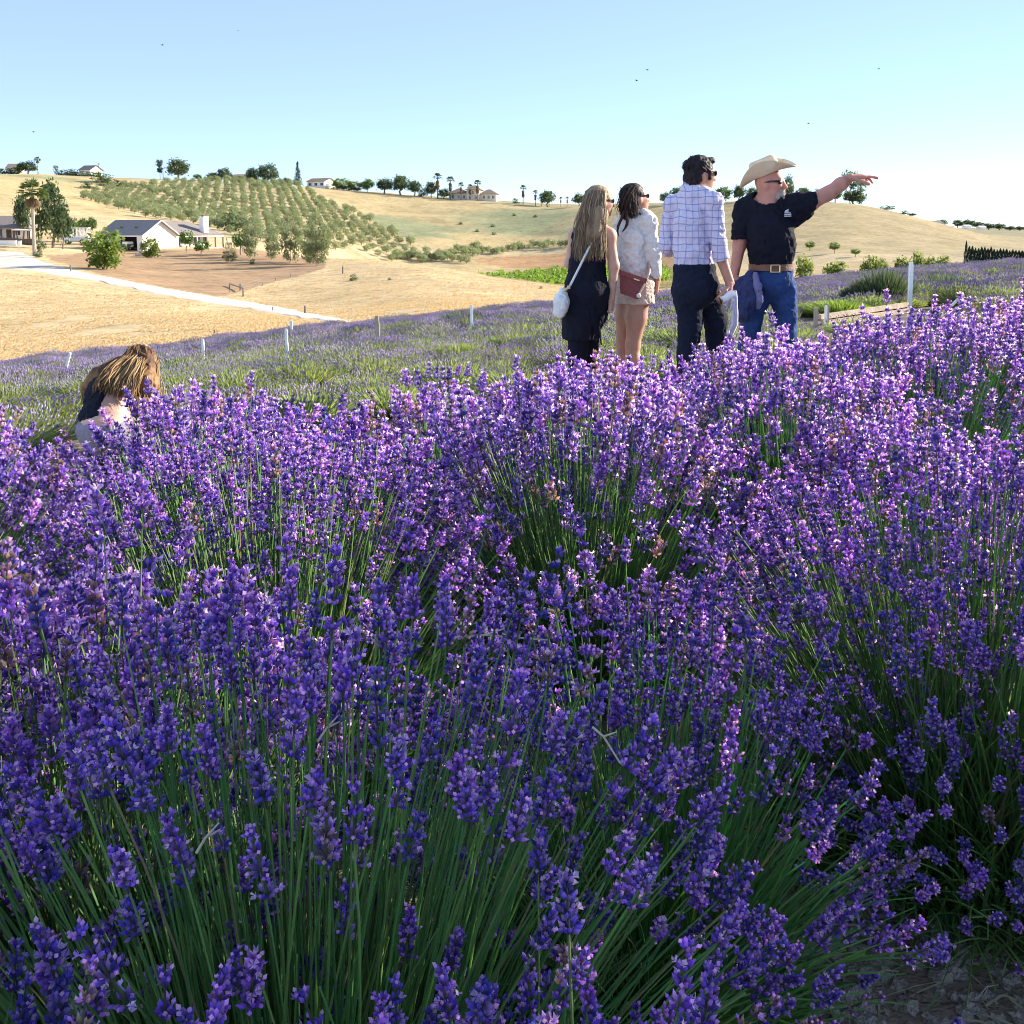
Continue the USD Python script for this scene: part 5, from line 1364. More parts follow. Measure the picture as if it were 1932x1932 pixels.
def skin(name, col):
    usdkit.material(stage, LK + name, {"tc": ("texture_coordinate", {}), "n": ("noise_texture", {"scale": 18.0, "detail": 4.0}),
        "r": ("rgb_ramp", {"ramp": [(.3, tuple(np.array(col) * .88)), (.7, tuple(np.array(col) * 1.1))]}),
        "p": ("principled_bsdf", {"roughness": .55, "specular_ior_level": .35, "subsurface_weight": .12, "subsurface_scale": .01})},
        [("tc.object", "n.vector"), ("n.fac", "r.fac"), ("r.color", "p.base_color")], surface="p.BSDF")
    return LK + name
SK1, SK2, SK3 = skin("fair_skin", (.50, .30, .22)), skin("tanned_skin", (.42, .22, .15)), skin("ruddy_skin", (.44, .20, .14))
def cloth(name, col, rough=.9, var=.12, scale=30, bump=.35, bs=90, sheen=0.0):
    return mat(name, col, rough, var, scale, bump, bs, .15, 0, sheen)
BLACKC = cloth("black_cloth", (.009, .010, .020)); BLACKT = cloth("black_tee", (.008, .009, .017)); NAVY = cloth("navy_trousers", (.010, .013, .027)); JEAN = cloth("blue_denim", (.028, .062, .18), .9, .35, 14)
WHT = cloth("white_blouse", (.72, .69, .66), .85, .05); BEIGE = cloth("beige_cotton", (.58, .47, .40)); LILAC = cloth("pale_scarf", (.62, .57, .62)); JACK = cloth("navy_jacket_cloth", (.035, .045, .12)); PALEP = cloth("pale_trousers", (.24, .22, .28))
STRAW = mat("cream_straw", (.70, .58, .40), .8, .10, 60, .5, 240); STRAP = mat("white_leather", (.72, .72, .70), .5, .08, 20, .3, 60); OXB = mat("oxblood_leather", (.20, .045, .045), .45, .2, 30, .3, 80, .4); GOLDM = mat("gold_metal", (.8, .62, .35), .3, .05, 9, metallic=1.0); TANL = mat("tan_strap", (.55, .38, .30), .6, .1, 20)
BELT = mat("brown_leather", (.16, .07, .04), .5, .2, 30, .3, 80, .4); SHADE = mat("sunglass_lens", (.012, .012, .016), .12, .1, 5, spec=.7); SHOE = mat("dark_shoe", (.05, .04, .04), .6, .2, 10); BEARD = mat("grey_beard", (.48, .42, .38), .95, .15, 60, .9, 220)
HAIR = tint_mat("hair_strands", .12, .62, (1, .9, .7), .2, .22)
# checked shirt: white-lilac cloth with woven blue lines
def plaid():
    N = {"tc": ("texture_coordinate", {}), "nz": ("noise_texture", {"scale": 7.0, "detail": 2.0}), "mv": ("vector_math", {"math_type": "multiply_add", "vector2": (.035, .035, .035)}), "s": ("separate_xyz", {}),
         "p": ("principled_bsdf", {"roughness": .85, "specular_ior_level": .2}), "b": ("bump", {"strength": .4, "distance": .004}), "n2": ("noise_texture", {"scale": 120.0}),
         "m1": ("mix_color", {"a": (.58, .53, .64), "b": (.24, .25, .48)}), "m2": ("mix_color", {"b": (.17, .18, .42)}), "m3": ("mix_color", {"b": (.46, .46, .66)})}
    Lk = [("tc.object", "nz.vector"), ("nz.color", "mv.vector1"), ("tc.object", "mv.vector3"), ("mv.vector", "s.vector"), ("tc.object", "n2.vector"), ("n2.fac", "b.height"), ("b.normal", "p.normal")]
    for ax, per, wd, nm in (("x", .038, .15, "x"), ("z", .042, .14, "z"), ("x", .019, .13, "w")):
        N["d" + nm] = ("math", {"math_type": "divide", "value2": per}); N["f" + nm] = ("math", {"math_type": "fraction"}); N["l" + nm] = ("math", {"math_type": "less_than", "value2": wd})
        N["k" + nm] = ("math", {"math_type": "multiply", "value2": .8 if nm != "w" else .5})
        N["a" + nm] = ("math", {"math_type": "add", "value2": 10.0 * per})
        Lk += [("s." + ax, "a" + nm + ".value1"), ("a" + nm + ".value", "d" + nm + ".value1"), ("d" + nm + ".value", "f" + nm + ".value1"), ("f" + nm + ".value", "l" + nm + ".value1"), ("l" + nm + ".value", "k" + nm + ".value1")]
    Lk += [("kx.value", "m1.fac"), ("m1.result", "m2.a"), ("kz.value", "m2.fac"), ("m2.result", "m3.a"), ("kw.value", "m3.fac"), ("m3.result", "p.base_color")]
    usdkit.material(stage, LK + "checked_cotton", N, Lk, surface="p.BSDF")
    return LK + "checked_cotton"
PLAID = plaid()
def sunglasses(path, g, R, sc=1.0, wrap=False):
    L = Sol(.004)
    for s in (-1, 1):
        L.ell(g(.034 * s, .086 - (.012 if wrap else .004), .008), np.array([.030, .008 if not wrap else .014, .021 if not wrap else .017]) * sc, R)
    L.cone(g(-.012, .092, .014), g(.012, .092, .014), .004, .004)
    fr = cat_(*[tube([g(.062 * s, .078, .014), g(.077 * s, .03, .014), g(.078 * s, -.02, .008)], [.005, .0045, .004] if not wrap else [.009, .007, .005], 6) for s in (-1, 1)])
    p = part(path, "sunglasses", L.mesh(.004), SHADE, smooth=True)
    part(p, "temples", fr, SHADE)
def person(label, u, D, vfeet=None):
    p = on(u, D)
    return thing("person", label, "person", M4(p)), p

# ---- blonde woman in black
J = lambda zx, zy, y=0.0, U=360, k=1128, f=2231: np.array([(zx - U) / k, y, (f - zy) / k])
W1, W1P = person("blonde long-haired woman in sleeveless black tunic with bare arms, seen from behind", 1104.5, 7.5)
B = Sol(.03)
hc = J(487, 490, .02)
g, R = add_head(B, hc, (.90, .42, -.02), sc=.96)
B.cone(hc - [.012, 0, .07], J(440, 660, .0), .047, .052)
shR, shL = J(548, 765, -.04), J(285, 765, .08)
B.chain([J(440, 700), J(400, 850, .0), J(385, 1010, .01), J(372, 1190, 0)], [.085, .115, .105, .135])
B.cone(shL, shR, .052, .052); B.cone(J(440, 690), shR, .05, .05); B.cone(J(440, 690), shL, .05, .05)
B.chain([shR, J(592, 1010, -.05), J(578, 1290, -.03)], [.047, .037, .026])
B.chain([shL, J(240, 1000, .15), J(330, 1080, .30)], [.046, .036, .026])
for zx, kx, ax, y in ((320, 305, 285, -.02), (425, 400, 390, .08)):
    B.chain([J(zx, 1250, y), J(kx, 1720, y + .02), J(ax, 2150, y)], [.085, .058, .038]); B.chain([J(ax, 2160, y), J(ax + 60, 2205, y + .12)], [.034, .026])
Hh = Sol(.01); add_hand(Hh, J(578, 1290, -.03), (-.03, .12, -1), (-1, .5, 0), (.2, 1, 0), .95, .95)
Hl = Sol(.01); add_hand(Hl, J(330, 1080, .30), (.6, .8, -.1), (0, .2, -1), (-.5, .5, 0), .6, .9)
part(W1, "body", fuse(B.mesh(.009), Hh.mesh(.0035), Hl.mesh(.005)), SK1, smooth=True)
T = Sol(.03)
T.chain([J(430, 720), J(395, 860, .0), J(380, 1010, .01), J(368, 1190, 0), J(352, 1400, .01), J(312, 1640, .01)], [.095, .128, .125, .150, .160, .122])
T.ell(J(385, 1230, -.03), (.155, .14, .13)); T.cone(J(300, 760, .06), J(420, 720, 0), .055, .06); T.cone(J(440, 700, 0), J(470, 740, -.03), .05, .05); T.chain([J(470, 1230), J(470, 1430)], [.08, .06])
T.cut(J(0, 1625), (0, 0, -1)).cut(J(0, 640), (-.15, .2, 1)).cut(J(500, 770, 0), (1, -.5, .45))
part(W1, "tunic", rumple(T.mesh(.010), .018, 14, 3, (1, 1, .45)), BLACKC, smooth=True)
LG = Sol(.02)
for zx, kx, ax, y in ((320, 305, 285, -.02), (425, 400, 390, .08)):
    LG.chain([J(zx, 1300, y), J(kx, 1720, y + .02), J(ax, 2140, y)], [.092, .072, .055])
part(W1, "leggings", rumple(LG.mesh(.011), .012, 18, 5), BLACKC, smooth=True)
for k, (x, z0, x1, z1) in enumerate(((440, 1400, 470, 1640), (455, 1420, 492, 1660), (478, 1390, 505, 1500), (430, 1430, 445, 1620))):
    part(W1, "fringe", tube([J(x, z0, -.10), J((x + x1) / 2, (z0 + z1) / 2, -.11), J(x1, z1, -.09)], [.012, .010, .005], 5), BLACKC)
sunglasses(W1, g, R, .95)
# hair: cap and long wavy locks
C_ = Sol(.02); C_.ell(g(0, -.026, .032), np.array([.086, .098, .092]), R); C_.ell(g(0, -.055, -.04), np.array([.088, .075, .11]), R); C_.chain([J(445, 600, -.06), J(412, 740, -.085), J(405, 840, -.10)], [.085, .078, .035])
r = np.random.default_rng(8); n = 1500
cap = C_.mesh(.008)
BL = [(.56, .43, .27), (.46, .34, .21), (.38, .27, .17), (.64, .51, .33), (.28, .20, .13)]
part(W1, "hair_cap", rumple(cap, .012, 30, 2, (1.5, 1.5, .25)), HAIR, smooth=True, color=np.array(BL)[1] * (.72 + .6 * meshkit.noise(cap.vertices * np.array([70, 70, 9.0]), 4))[:, None])
ph = r.uniform(1.45, 4.9, n)                      # round the back of the head
roots = np.array([g(.080 * math.sin(a + math.pi), .085 * math.cos(a) - .025, (.085 - .095 * q ** 1.5)) for a, q in zip(ph, r.uniform(0, 1, n))])
side = (roots - hc)[:, 0]
tipx = (roots[:, 0] + .04 - J(487, 0)[0]) * 1.35
tips = np.stack([J(395, 0)[0] + np.clip(tipx * .95, -.15, .105) + r.normal(size=n) * .02, -.135 + r.normal(size=n) * .014 + .02 * np.abs(tipx) / .1, J(0, 830)[2] + r.uniform(-.13, .06, n)], 1)
mids = roots * .45 + tips * .55 + np.c_[np.where(side > 0, -.01, -.035), np.full(n, -.055), np.full(n, .025)]
lk, lc = locks(roots, mids, tips, .0030, BL, 12, .016, 7, 4)
part(W1, "hair_locks", lk, HAIR, smooth=True, color=lc)
for zx, y in ((285, -.02), (390, .08)):
    S_ = Sol(.02); S_.chain([J(zx, 2190, y - .05), J(zx + 60, 2205, y + .13)], [.042, .036]); S_.cut(J(0, 2232), (0, 0, -1))
    part(W1, "shoe", S_.mesh(.01), SHOE, smooth=True)
# her white shoulder bag
bg = thing("shoulder_bag", "white leather pouch bag with thin strap on the blonde woman's left hip", "bag", M4(W1P))
Q = Sol(.03); Q.chain([J(172, 1210, -.14), J(160, 1290, -.15), J(150, 1385, -.15)], [.026, .046, .040]); Q.ell(J(158, 1310, -.15), (.048, .04, .075)); Q.ell(J(130, 1390, -.15), (.028, .028, .026))
part(bg, "pouch", rumple(Q.mesh(.007), .012, 30, 4), STRAP, smooth=True)
part(bg, "strap", tube([J(228, 1165, -.16), J(300, 1020, -.165), J(380, 860, -.155), J(450, 730, -.11), J(470, 690, -.03)], [.009, .009, .009, .009, .009], 6), STRAP)
part(bg, "strap_ring", cat_(tube([J(180, 1215, -.16), J(228, 1165, -.165)], [.011, .009], 6), box(J(215, 1180, -.165), (.022, .016, .022))), GOLDM)
part(bg, "tassel", tube([J(110, 1380, -.15), J(108, 1425, -.15)], [.016, .02], 6), TANL)

# ---- woman in the white blouse
J = lambda zx, zy, y=0.0, U=770, k=1124, f=2191: np.array([(zx - U) / k, y, (f - zy) / k])
W2, W2P = person("dark-haired woman in white blouse and beige shorts with brown sunglasses", 1197, 7.7)
B = Sol(.03)
hc = J(785, 422, .02)
g, R = add_head(B, hc, (.90, .40, .14), (-.13, 0, 1), .97)
B.cone(hc - [.012, 0, .07], J(775, 560), .048, .055)
shR, shL = J(890, 630, -.05), J(670, 640, .09)
B.chain([J(775, 610), J(765, 760), J(760, 960), J(785, 1130)], [.07, .095, .09, .105]); B.cone(shL, shR, .042, .042)
B.chain([shR, J(930, 880, -.05), J(968, 1120, -.01)], [.040, .033, .026]); B.chain([shL, J(655, 880, .16), J(720, 960, .3)], [.040, .034, .026])
for hx, kx, ax, y, yk in ((810, 765, 770, -.03, -.03), (730, 700, 745, .09, .12)):
    B.chain([J(hx, 1200, y), J((hx + kx) / 2 + 4, 1420, y), J(kx, 1650, yk), J(kx + 2, 1780, yk - .01), J(ax, 2110, yk)], [.092, .078, .052, .054, .034]); B.chain([J(ax, 2130, yk), J(ax + 70, 2165, yk + .1)], [.034, .026])
Hh = Sol(.01); add_hand(Hh, J(968, 1115, -.01), (-.02, .1, -1), (-1, .2, 0), (.1, 1, 0), .75, .95)
Hl = Sol(.01); add_hand(Hl, J(720, 960, .3), (.7, .7, 0), (0, .2, -1), (-.5, .5, 0), .6, .9)
part(W2, "body", fuse(B.mesh(.009), Hh.mesh(.0035), Hl.mesh(.005)), SK2, smooth=True)
T = Sol(.03)
T.chain([J(775, 615), J(765, 760), J(757, 930), J(760, 1030)], [.085, .114, .112, .112]); T.cone(shL, shR, .054, .054)
T.cone(J(700, 590, .05), J(860, 580, -.03), .06, .06)
T.chain([shR, J(930, 870, -.05), J(948, 1040, -.03)], [.052, .049, .047]); T.chain([shL, J(655, 880, .16), J(700, 930, .25)], [.05, .048, .045])
T.cut(J(0, 1052), (-.12, 0, -1)).cut(J(0, 548), (-.2, .1, 1))
part(W2, "blouse", rumple(T.mesh(.009), .026, 16, 6, (1, 1, .7)), WHT, smooth=True)
T = Sol(.03); T.chain([J(768, 1010), J(790, 1120)], [.112, .132]); T.chain([J(812, 1170, -.02), J(820, 1350, -.02)], [.112, .115]); T.chain([J(738, 1170, .08), J(735, 1340, .1)], [.100, .102]); T.cut(J(0, 1335), (.04, 0, -1)).cut(J(0, 1000), (0, 0, 1))
part(W2, "shorts", rumple(T.mesh(.009), .014, 18, 7), BEIGE, smooth=True)
sunglasses(W2, g, R, .97)
C_ = Sol(.02); C_.ell(g(0, -.030, .034), np.array([.086, .095, .088]), R); C_.ell(g(0, -.066, -.03), np.array([.080, .062, .10]), R); C_.chain([g(0, -.075, -.06), J(715, 560, -.02)], [.06, .045])
cap = C_.mesh(.008)
DB = [(.055, .038, .034), (.085, .055, .045), (.035, .025, .025), (.13, .085, .06)]
part(W2, "hair_cap", rumple(cap, .014, 32, 2, (1.4, 1.4, .25)), HAIR, smooth=True, color=np.array(DB)[0] * (.6 + 1.1 * meshkit.noise(cap.vertices * np.array([75, 75, 9.0]), 4))[:, None])
n = 650; r = np.random.default_rng(18); ph = r.uniform(1.5, 4.8, n)
roots = np.array([g(.078 * math.sin(a + math.pi), .08 * math.cos(a) - .028, .10 - .10 * q) for a, q in zip(ph, r.uniform(0, 1, n))])
tips = np.stack([J(715, 0)[0] + r.normal(size=n) * .035, -.085 + r.normal(size=n) * .02, J(0, 560)[2] + r.uniform(-.03, .05, n)], 1)
lk, lc = locks(roots, roots * .5 + tips * .5 + [-.03, -.045, .03], tips, .0026, DB, 22, .006, 7, 4)
l2, c2 = locks(np.array([J(668, 520, -.12), J(690, 520, -.12), J(800, 540, -.10)]), np.array([J(625, 600, -.15), J(690, 600, -.15), J(790, 560, -.1)]), np.array([J(618, 735, -.15), J(660, 700, -.15), J(850, 545, -.02)]), .013, DB[:2], 3, .018)
part(W2, "hair_locks", cat_(lk, l2), HAIR, smooth=True, color=np.vstack([lc, c2]))
for ax, y in ((770, -.03), (745, .12)):
    S_ = Sol(.02); S_.chain([J(ax - 10, 2160, y - .04), J(ax + 75, 2172, y + .11)], [.036, .030]); S_.cut(J(0, 2192), (0, 0, -1)); part(W2, "shoe", S_.mesh(.01), SHOE, smooth=True)
cb = thing("crossbody_bag", "oxblood leather crossbody bag with gold clasp on the white-bloused woman's back", "bag", M4(W2P))
c4 = [J(628, 1015, -.165), J(850, 1090, -.185), J(783, 1255, -.19), J(638, 1205, -.17)]
def plate(q, t):
    q = np.array(q); m = slab(q[::-1], .01); n_ = np.cross(q[1] - q[0], q[3] - q[0]); n_ /= np.linalg.norm(n_)
    v = np.vstack([q + n_ * t / 2, q - n_ * t / 2]); f = [[0, 1, 2], [0, 2, 3], [4, 6, 5], [4, 7, 6]]
    for k in range(4): a, b = k, (k + 1) % 4; f += [[a, a + 4, b + 4], [a, b + 4, b]]
    mm = trimesh.Trimesh(v, f); mm.fix_normals(); return mm
part(cb, "pouch", plate(c4, .05), OXB, smooth=False)
fl_ = [J(624, 1008, -.197), J(854, 1085, -.217), J(842, 1122, -.219), J(626, 1048, -.198)]
fp = part(cb, "flap", plate(fl_, .008), OXB, smooth=False)
part(fp, "clasp", plate([J(745, 1078, -.212), J(790, 1093, -.216), J(787, 1103, -.216), J(743, 1088, -.212)], .006), GOLDM, smooth=False)
part(cb, "wrist_strap", tube([J(865, 1050, -.2), J(830, 1130, -.215), J(783, 1215, -.222)], .008, 6), TANL)
part(cb, "strap", tube([J(850, 1090, -.19), J(880, 1040, -.15), J(890, 980, -.08), J(850, 800, .1)], .007, 6), TANL)
part(cb, "charm", trimesh.creation.icosphere(2, .017).apply_translation(J(783, 1220, -.23)), STRAP, smooth=True)

# ---- man in the checked shirt
J = lambda zx, zy, y=0.0, U=360, k=1267, f=2399: np.array([(zx - U) / k, y, (f - zy) / k])
PM, PMP = person("dark-haired man in blue checked shirt and navy trousers, seen from behind", 1316.3, 6.5)
B = Sol(.03)
hc = J(383, 262, .02)
g, R = add_head(B, hc, (.92, .40, -.05), sc=.97)
B.cone(hc - [.014, 0, .07], J(345, 390), .058, .066)
shL, shR = J(186, 500, .10), J(452, 478, -.10)
B.chain([J(345, 450), J(335, 640), J(335, 960), J(350, 1130)], [.068, .088, .09, .095]); B.cone(shL, shR, .042, .042)
B.chain([shR, J(520, 910, -.11), J(603, 1125, -.10)], [.04, .035, .029]); B.chain([shL, J(134, 825, .10), J(215, 900, .33)], [.04, .034, .029])
for hx, mx, kx, ax, y, yk in ((282, 312, 300, 310, -.02, 0), (428, 545, 572, 540, .06, .12)):
    B.chain([J(hx, 1200, y), J(mx, 1440, (y + yk) / 2), J(kx, 1750, yk), J(ax, 2310, yk)], [.075, .058, .052, .042]); B.chain([J(ax, 2330, yk), J(ax + 70, 2370, yk + .13)], [.042, .032])
Hh = Sol(.01); add_hand(Hh, J(603, 1120, -.10), (-.02, .02, -1), (-1, .25, -.1), (-.2, -1, 0), .95, 1.05)
Hl = Sol(.01); add_hand(Hl, J(215, 900, .33), (.8, .5, .1), (0, -.2, -1), (0, -1, .2), .6)
part(PM, "body", fuse(B.mesh(.009), Hh.mesh(.0035), Hl.mesh(.005)), SK2, smooth=True)
T = Sol(.018)
T.chain([J(338, 470), J(326, 640), J(328, 860), J(336, 985)], [.095, .120, .120, .120]); T.cone(shL, shR, .062, .062); T.cone(J(300, 430, .03), J(385, 425, -.03), .075, .07)
T.cone(J(318, 360, .01), J(372, 372, .0), .062, .062, .02)
T.chain([shR, J(488, 700, -.11), J(520, 905, -.11)], [.058, .050, .046]); T.chain([shL, J(156, 700, .11), J(134, 825, .10), J(175, 870, .2)], [.060, .052, .050, .046])
T.cut(J(0, 1008), (0, 0, -1)).carve(J(395, 330, .05), (.10, .12, .075))
part(PM, "shirt", rumple(T.mesh(.009), .024, 15, 9, (1, 1, .8)), PLAID, smooth=True)
part(PM, "rolled_cuff", trimesh.creation.annulus(.040, .053, .05, sections=20).apply_transform(M4(J(522, 908, -.11), 0, 1, .1, -.3)), PLAID, smooth=40)
T = Sol(.02); T.chain([J(337, 990), J(352, 1120)], [.130, .138]); T.ell(J(350, 1170, -.03), (.142, .14, .13))
for hx, mx, kx, ax, y, yk in ((282, 312, 300, 310, -.02, 0), (428, 545, 572, 540, .06, .12)):
    T.chain([J(hx, 1200, y), J(mx, 1440, (y + yk) / 2), J(kx, 1750, yk), J(ax, 2330, yk)], [.098, .074, .066, .062])
T.cut(J(0, 978), (0, 0, 1)).cut(J(0, 2330), (0, 0, -1))
part(PM, "trousers", rumple(T.mesh(.010), .016, 16, 10), NAVY, smooth=True)
sunglasses(PM, g, R, 1.03)
C_ = Sol(.015); C_.ell(g(0, -.022, .034), np.array([.081, .094, .085]), R); C_.ell(g(0, -.058, -.03), np.array([.074, .052, .082]), R); C_.ell(g(0, .045, .088), np.array([.055, .05, .022]), R)
for s in (-1, 1): C_.cone(g(.076 * s, .018, .01), g(.076 * s, .02, -.035), .012, .009)
cap = C_.mesh(.007); DK = np.array([.028, .022, .026])
part(PM, "hair_cap", rumple(cap, .016, 55, 2, (1, 1, .6)), HAIR, smooth=True, color=DK * (.6 + 1.2 * meshkit.noise(cap.vertices * 60, 4))[:, None])
n = 260; r = np.random.default_rng(28)
dd = r.normal(size=(n, 3)); dd[:, 2] = np.abs(dd[:, 2]) * .9; dd /= np.linalg.norm(dd, axis=1, keepdims=True); dd[:, 1] -= .25
roots = np.array([g(.078 * x, .088 * y - .02, .080 * z + .03) for x, y, z in dd])
tips = roots + np.array([R @ np.array([x * .008, .028, -.026]) for x, y, z in dd])
lk, lc = locks(roots, (roots + tips) / 2 + (roots - hc) * .03, tips, .0038, [DK, DK * 1.8, DK * .7], 33, .003)
part(PM, "hair_locks", lk, HAIR, smooth=True, color=lc)
for ax, y in ((310, 0), (540, .12)):
    S_ = Sol(.02); S_.chain([J(ax - 10, 2360, y - .06), J(ax + 80, 2372, y + .15)], [.048, .042]); S_.cut(J(0, 2400), (0, 0, -1)); part(PM, "shoe", S_.mesh(.01), SHOE, smooth=True)
cp_ = thing("drinking_cup", "small white cup held low in the checked-shirt man's right hand", "cup", M4(PMP))
ctr = J(568, 1225, -.13); ax_ = np.array([.85, .1, .38]); ax_ /= np.linalg.norm(ax_)
part(cp_, "cup_body", tube([ctr - ax_ * .045, ctr - ax_ * .01, ctr + ax_ * .045], [.032, .030, .024], 16), mat("white_ceramic", (.85, .84, .82), .3, .03, 5))
part(cp_, "rim", tube([ctr - ax_ * .048, ctr - ax_ * .040], [.035, .035], 16), GOLDM)
sc_ = thing("scarf", "pale lilac cloth strip hanging from the checked-shirt man's hand", "scarf", M4(PMP))
def ribbon(pts, w, t=.006):
    pts = np.array(pts); ms = []
    for o_ in (-1, 0, 1):
        ms.append(tube(pts + np.array([o_ * w / 3, .004 * o_, 0]), [w / 3.2 * q for q in np.linspace(.8, 1.1, len(pts))], 6))
    return cat_(*ms)
part(sc_, "strip", ribbon([J(628, 1185, -.12), J(632, 1260, -.13), J(640, 1360, -.12), J(640, 1450, -.12), J(610, 1530, -.10)], .036), LILAC, smooth=True)
part(sc_, "loose_end", ribbon([J(622, 1250, -.14), J(610, 1310, -.14), J(600, 1335, -.14)], .014), LILAC, smooth=True)

# ---- man in the cowboy hat
J = lambda zx, zy, y=0.0, U=950, k=1143, f=2181: np.array([(zx - U) / k, y, (f - zy) / k])
HMn, HMP = person("man in cream cowboy hat and black tee pointing right with outstretched arm", 1454.6, 7.2)
B = Sol(.03)
hc = J(940, 290, .0)
g, R = add_head(B, hc, (.86, -.50, .02), sc=1.03)
B.cone(hc - [.012, -.01, .07], J(905, 425, .01), .062, .070)
shl, shr = J(760, 490, .05), J(1125, 465, -.02)
B.chain([J(915, 470), J(930, 640), J(950, 880), J(965, 1050)], [.10, .13, .115, .11]); B.cone(shl, shr, .064, .064)
B.chain([shl, J(718, 770, .05), J(660, 1020, -.02)], [.058, .045, .033])
B.chain([shr, J(1260, 438, .0), J(1405, 366, .02), J(1515, 290, .04), J(1594, 238, .05)], [.064, .058, .048, .045, .030])
for hx, mx, kx, ax, y in ((893, 822, 800, 780, .03), (1052, 1080, 1090, 1070, -.02)):
    B.chain([J(hx, 1120, y), J(mx, 1350, y - .01), J(kx, 1600, y - .02), J(ax, 2100, y)], [.075, .058, .052, .045]); B.chain([J(ax, 2120, y), J(ax + 40, 2150, y - .16)], [.045, .034])
Hh = Sol(.01); add_hand(Hh, J(660, 1015, -.02), (.05, -.05, -1), (.8, .5, 0), (.3, -1, 0), .8, 1.06)
Hl = Sol(.01); add_hand(Hl, J(1592, 239, .05), (1, .1, .13), (-.1, .25, -1), (0, -1, -.3), .22, 1.08, .2, [.10, .16, .42, .55])
part(HMn, "body", fuse(B.mesh(.009), Hh.mesh(.0035), Hl.mesh(.0035)), SK3, smooth=True)
T = Sol(.035)
T.chain([J(915, 475), J(932, 640), J(955, 800), J(958, 925)], [.11, .150, .150, .146]); T.cone(shl, shr, .075, .075); T.cone(J(850, 450, .02), J(980, 445, -.01), .085, .085)
T.ell(J(955, 760, -.05), (.152, .12, .20)); T.cone(shl, J(745, 560, .05), .078, .076); T.chain([shr, J(1200, 462, -.01), J(1310, 446, .0)], [.084, .088, .084]); T.cone(J(1120, 560, .0), J(1230, 500, -.01), .07, .05)
T.cut(J(0, 928), (0, 0, -1)).cut(J(1285, 440), (1, 0, -.12)).carve(J(898, 395, -.03), (.088, .10, .07))
Q = Sol(.02); Q.chain([shl, J(735, 640, .05), J(724, 760, .05)], [.078, .070, .068]); Q.cut(J(0, 728), (0, 0, -1))
ts = fuse(T.mesh(.009), Q.mesh(.009))
ts = rumple(ts, .022, 15, 12, (1, 1, .7))
tp = part(HMn, "tee_shirt", ts, BLACKT, smooth=True)
# chest emblem: a small white pointed mark over two lines
cx, cz = J(1050, 522)[[0, 2]]
near = np.abs(ts.vertices[:, 0] - cx) + np.abs(ts.vertices[:, 2] - cz) < .08
vn = ts.vertices[near]; fit = np.linalg.lstsq(np.c_[vn[vn[:, 1] < np.median(vn[:, 1]) + .02][:, [0, 2]], np.ones((vn[:, 1] < np.median(vn[:, 1]) + .02).sum())], vn[vn[:, 1] < np.median(vn[:, 1]) + .02][:, 1], rcond=None)[0]
def onshirt(zx, zy):
    p_ = J(zx, zy); i_ = np.argsort(np.hypot(ts.vertices[:, 0] - p_[0], ts.vertices[:, 2] - p_[2]) + 9 * (ts.vertices[:, 1] > 0))[:4]
    return np.array([p_[0], ts.vertices[i_, 1].min() - .004, p_[2]])
def decal(poly):
    v = np.array([onshirt(*q) for q in poly]); f = [[0, k, k + 1] for k in range(1, len(v) - 1)]
    return trimesh.Trimesh(v, f, process=False)
part(tp, "chest_emblem", cat_(decal([(1022, 522), (1033, 502), (1060, 488), (1062, 512), (1062, 522)]), decal([(1064, 512), (1078, 518), (1080, 522), (1064, 522)]), decal([(1022, 528), (1082, 526), (1083, 536), (1021, 538)]), decal([(1019, 542), (1084, 540), (1084, 550), (1019, 552)])), mat("white_print", (.6, .6, .62), .8, .2, 40), smooth=False)
T = Sol(.02); T.chain([J(962, 930), J(970, 1060)], [.142, .146])
for hx, mx, kx, ax, y in ((893, 822, 800, 780, .03), (1052, 1080, 1090, 1070, -.02)):
    T.chain([J(hx, 1120, y), J(mx, 1350, y - .01), J(kx, 1600, y - .02), J(ax, 2130, y)], [.097, .076, .070, .068])
T.cut(J(0, 915), (0, 0, 1)).cut(J(0, 2130), (0, 0, -1))
part(HMn, "jeans", rumple(T.mesh(.010), .02, 15, 13, (1, 1, .7)), JEAN, smooth=True)
bt = part(HMn, "belt", trimesh.creation.annulus(.147, .155, .045, sections=36).apply_transform(M4(J(961, 950), 0, (1.0, .98, 1))), BELT, smooth=40)
bc = J(948, 957, -.160)
part(bt, "buckle", cat_(*[tube([bc + a_, bc + b_], .0045, 6) for a_, b_ in zip(np.array([(-.03, 0, -.024), (.03, 0, -.024), (.03, 0, .024), (-.03, 0, .024)]), np.array([(.03, 0, -.024), (.03, 0, .024), (-.03, 0, .024), (-.03, 0, -.024)]))]), GOLDM)
sunglasses(HMn, g, R, 1.03, True)
C_ = Sol(.02); C_.ell(g(0, .062, -.090), np.array([.050, .044, .050]), R); C_.cone(g(-.03, .085, -.046), g(.03, .085, -.046), .010, .010)
part(HMn, "beard", rumple(C_.mesh(.006), .014, 70, 3), BEARD, smooth=True)
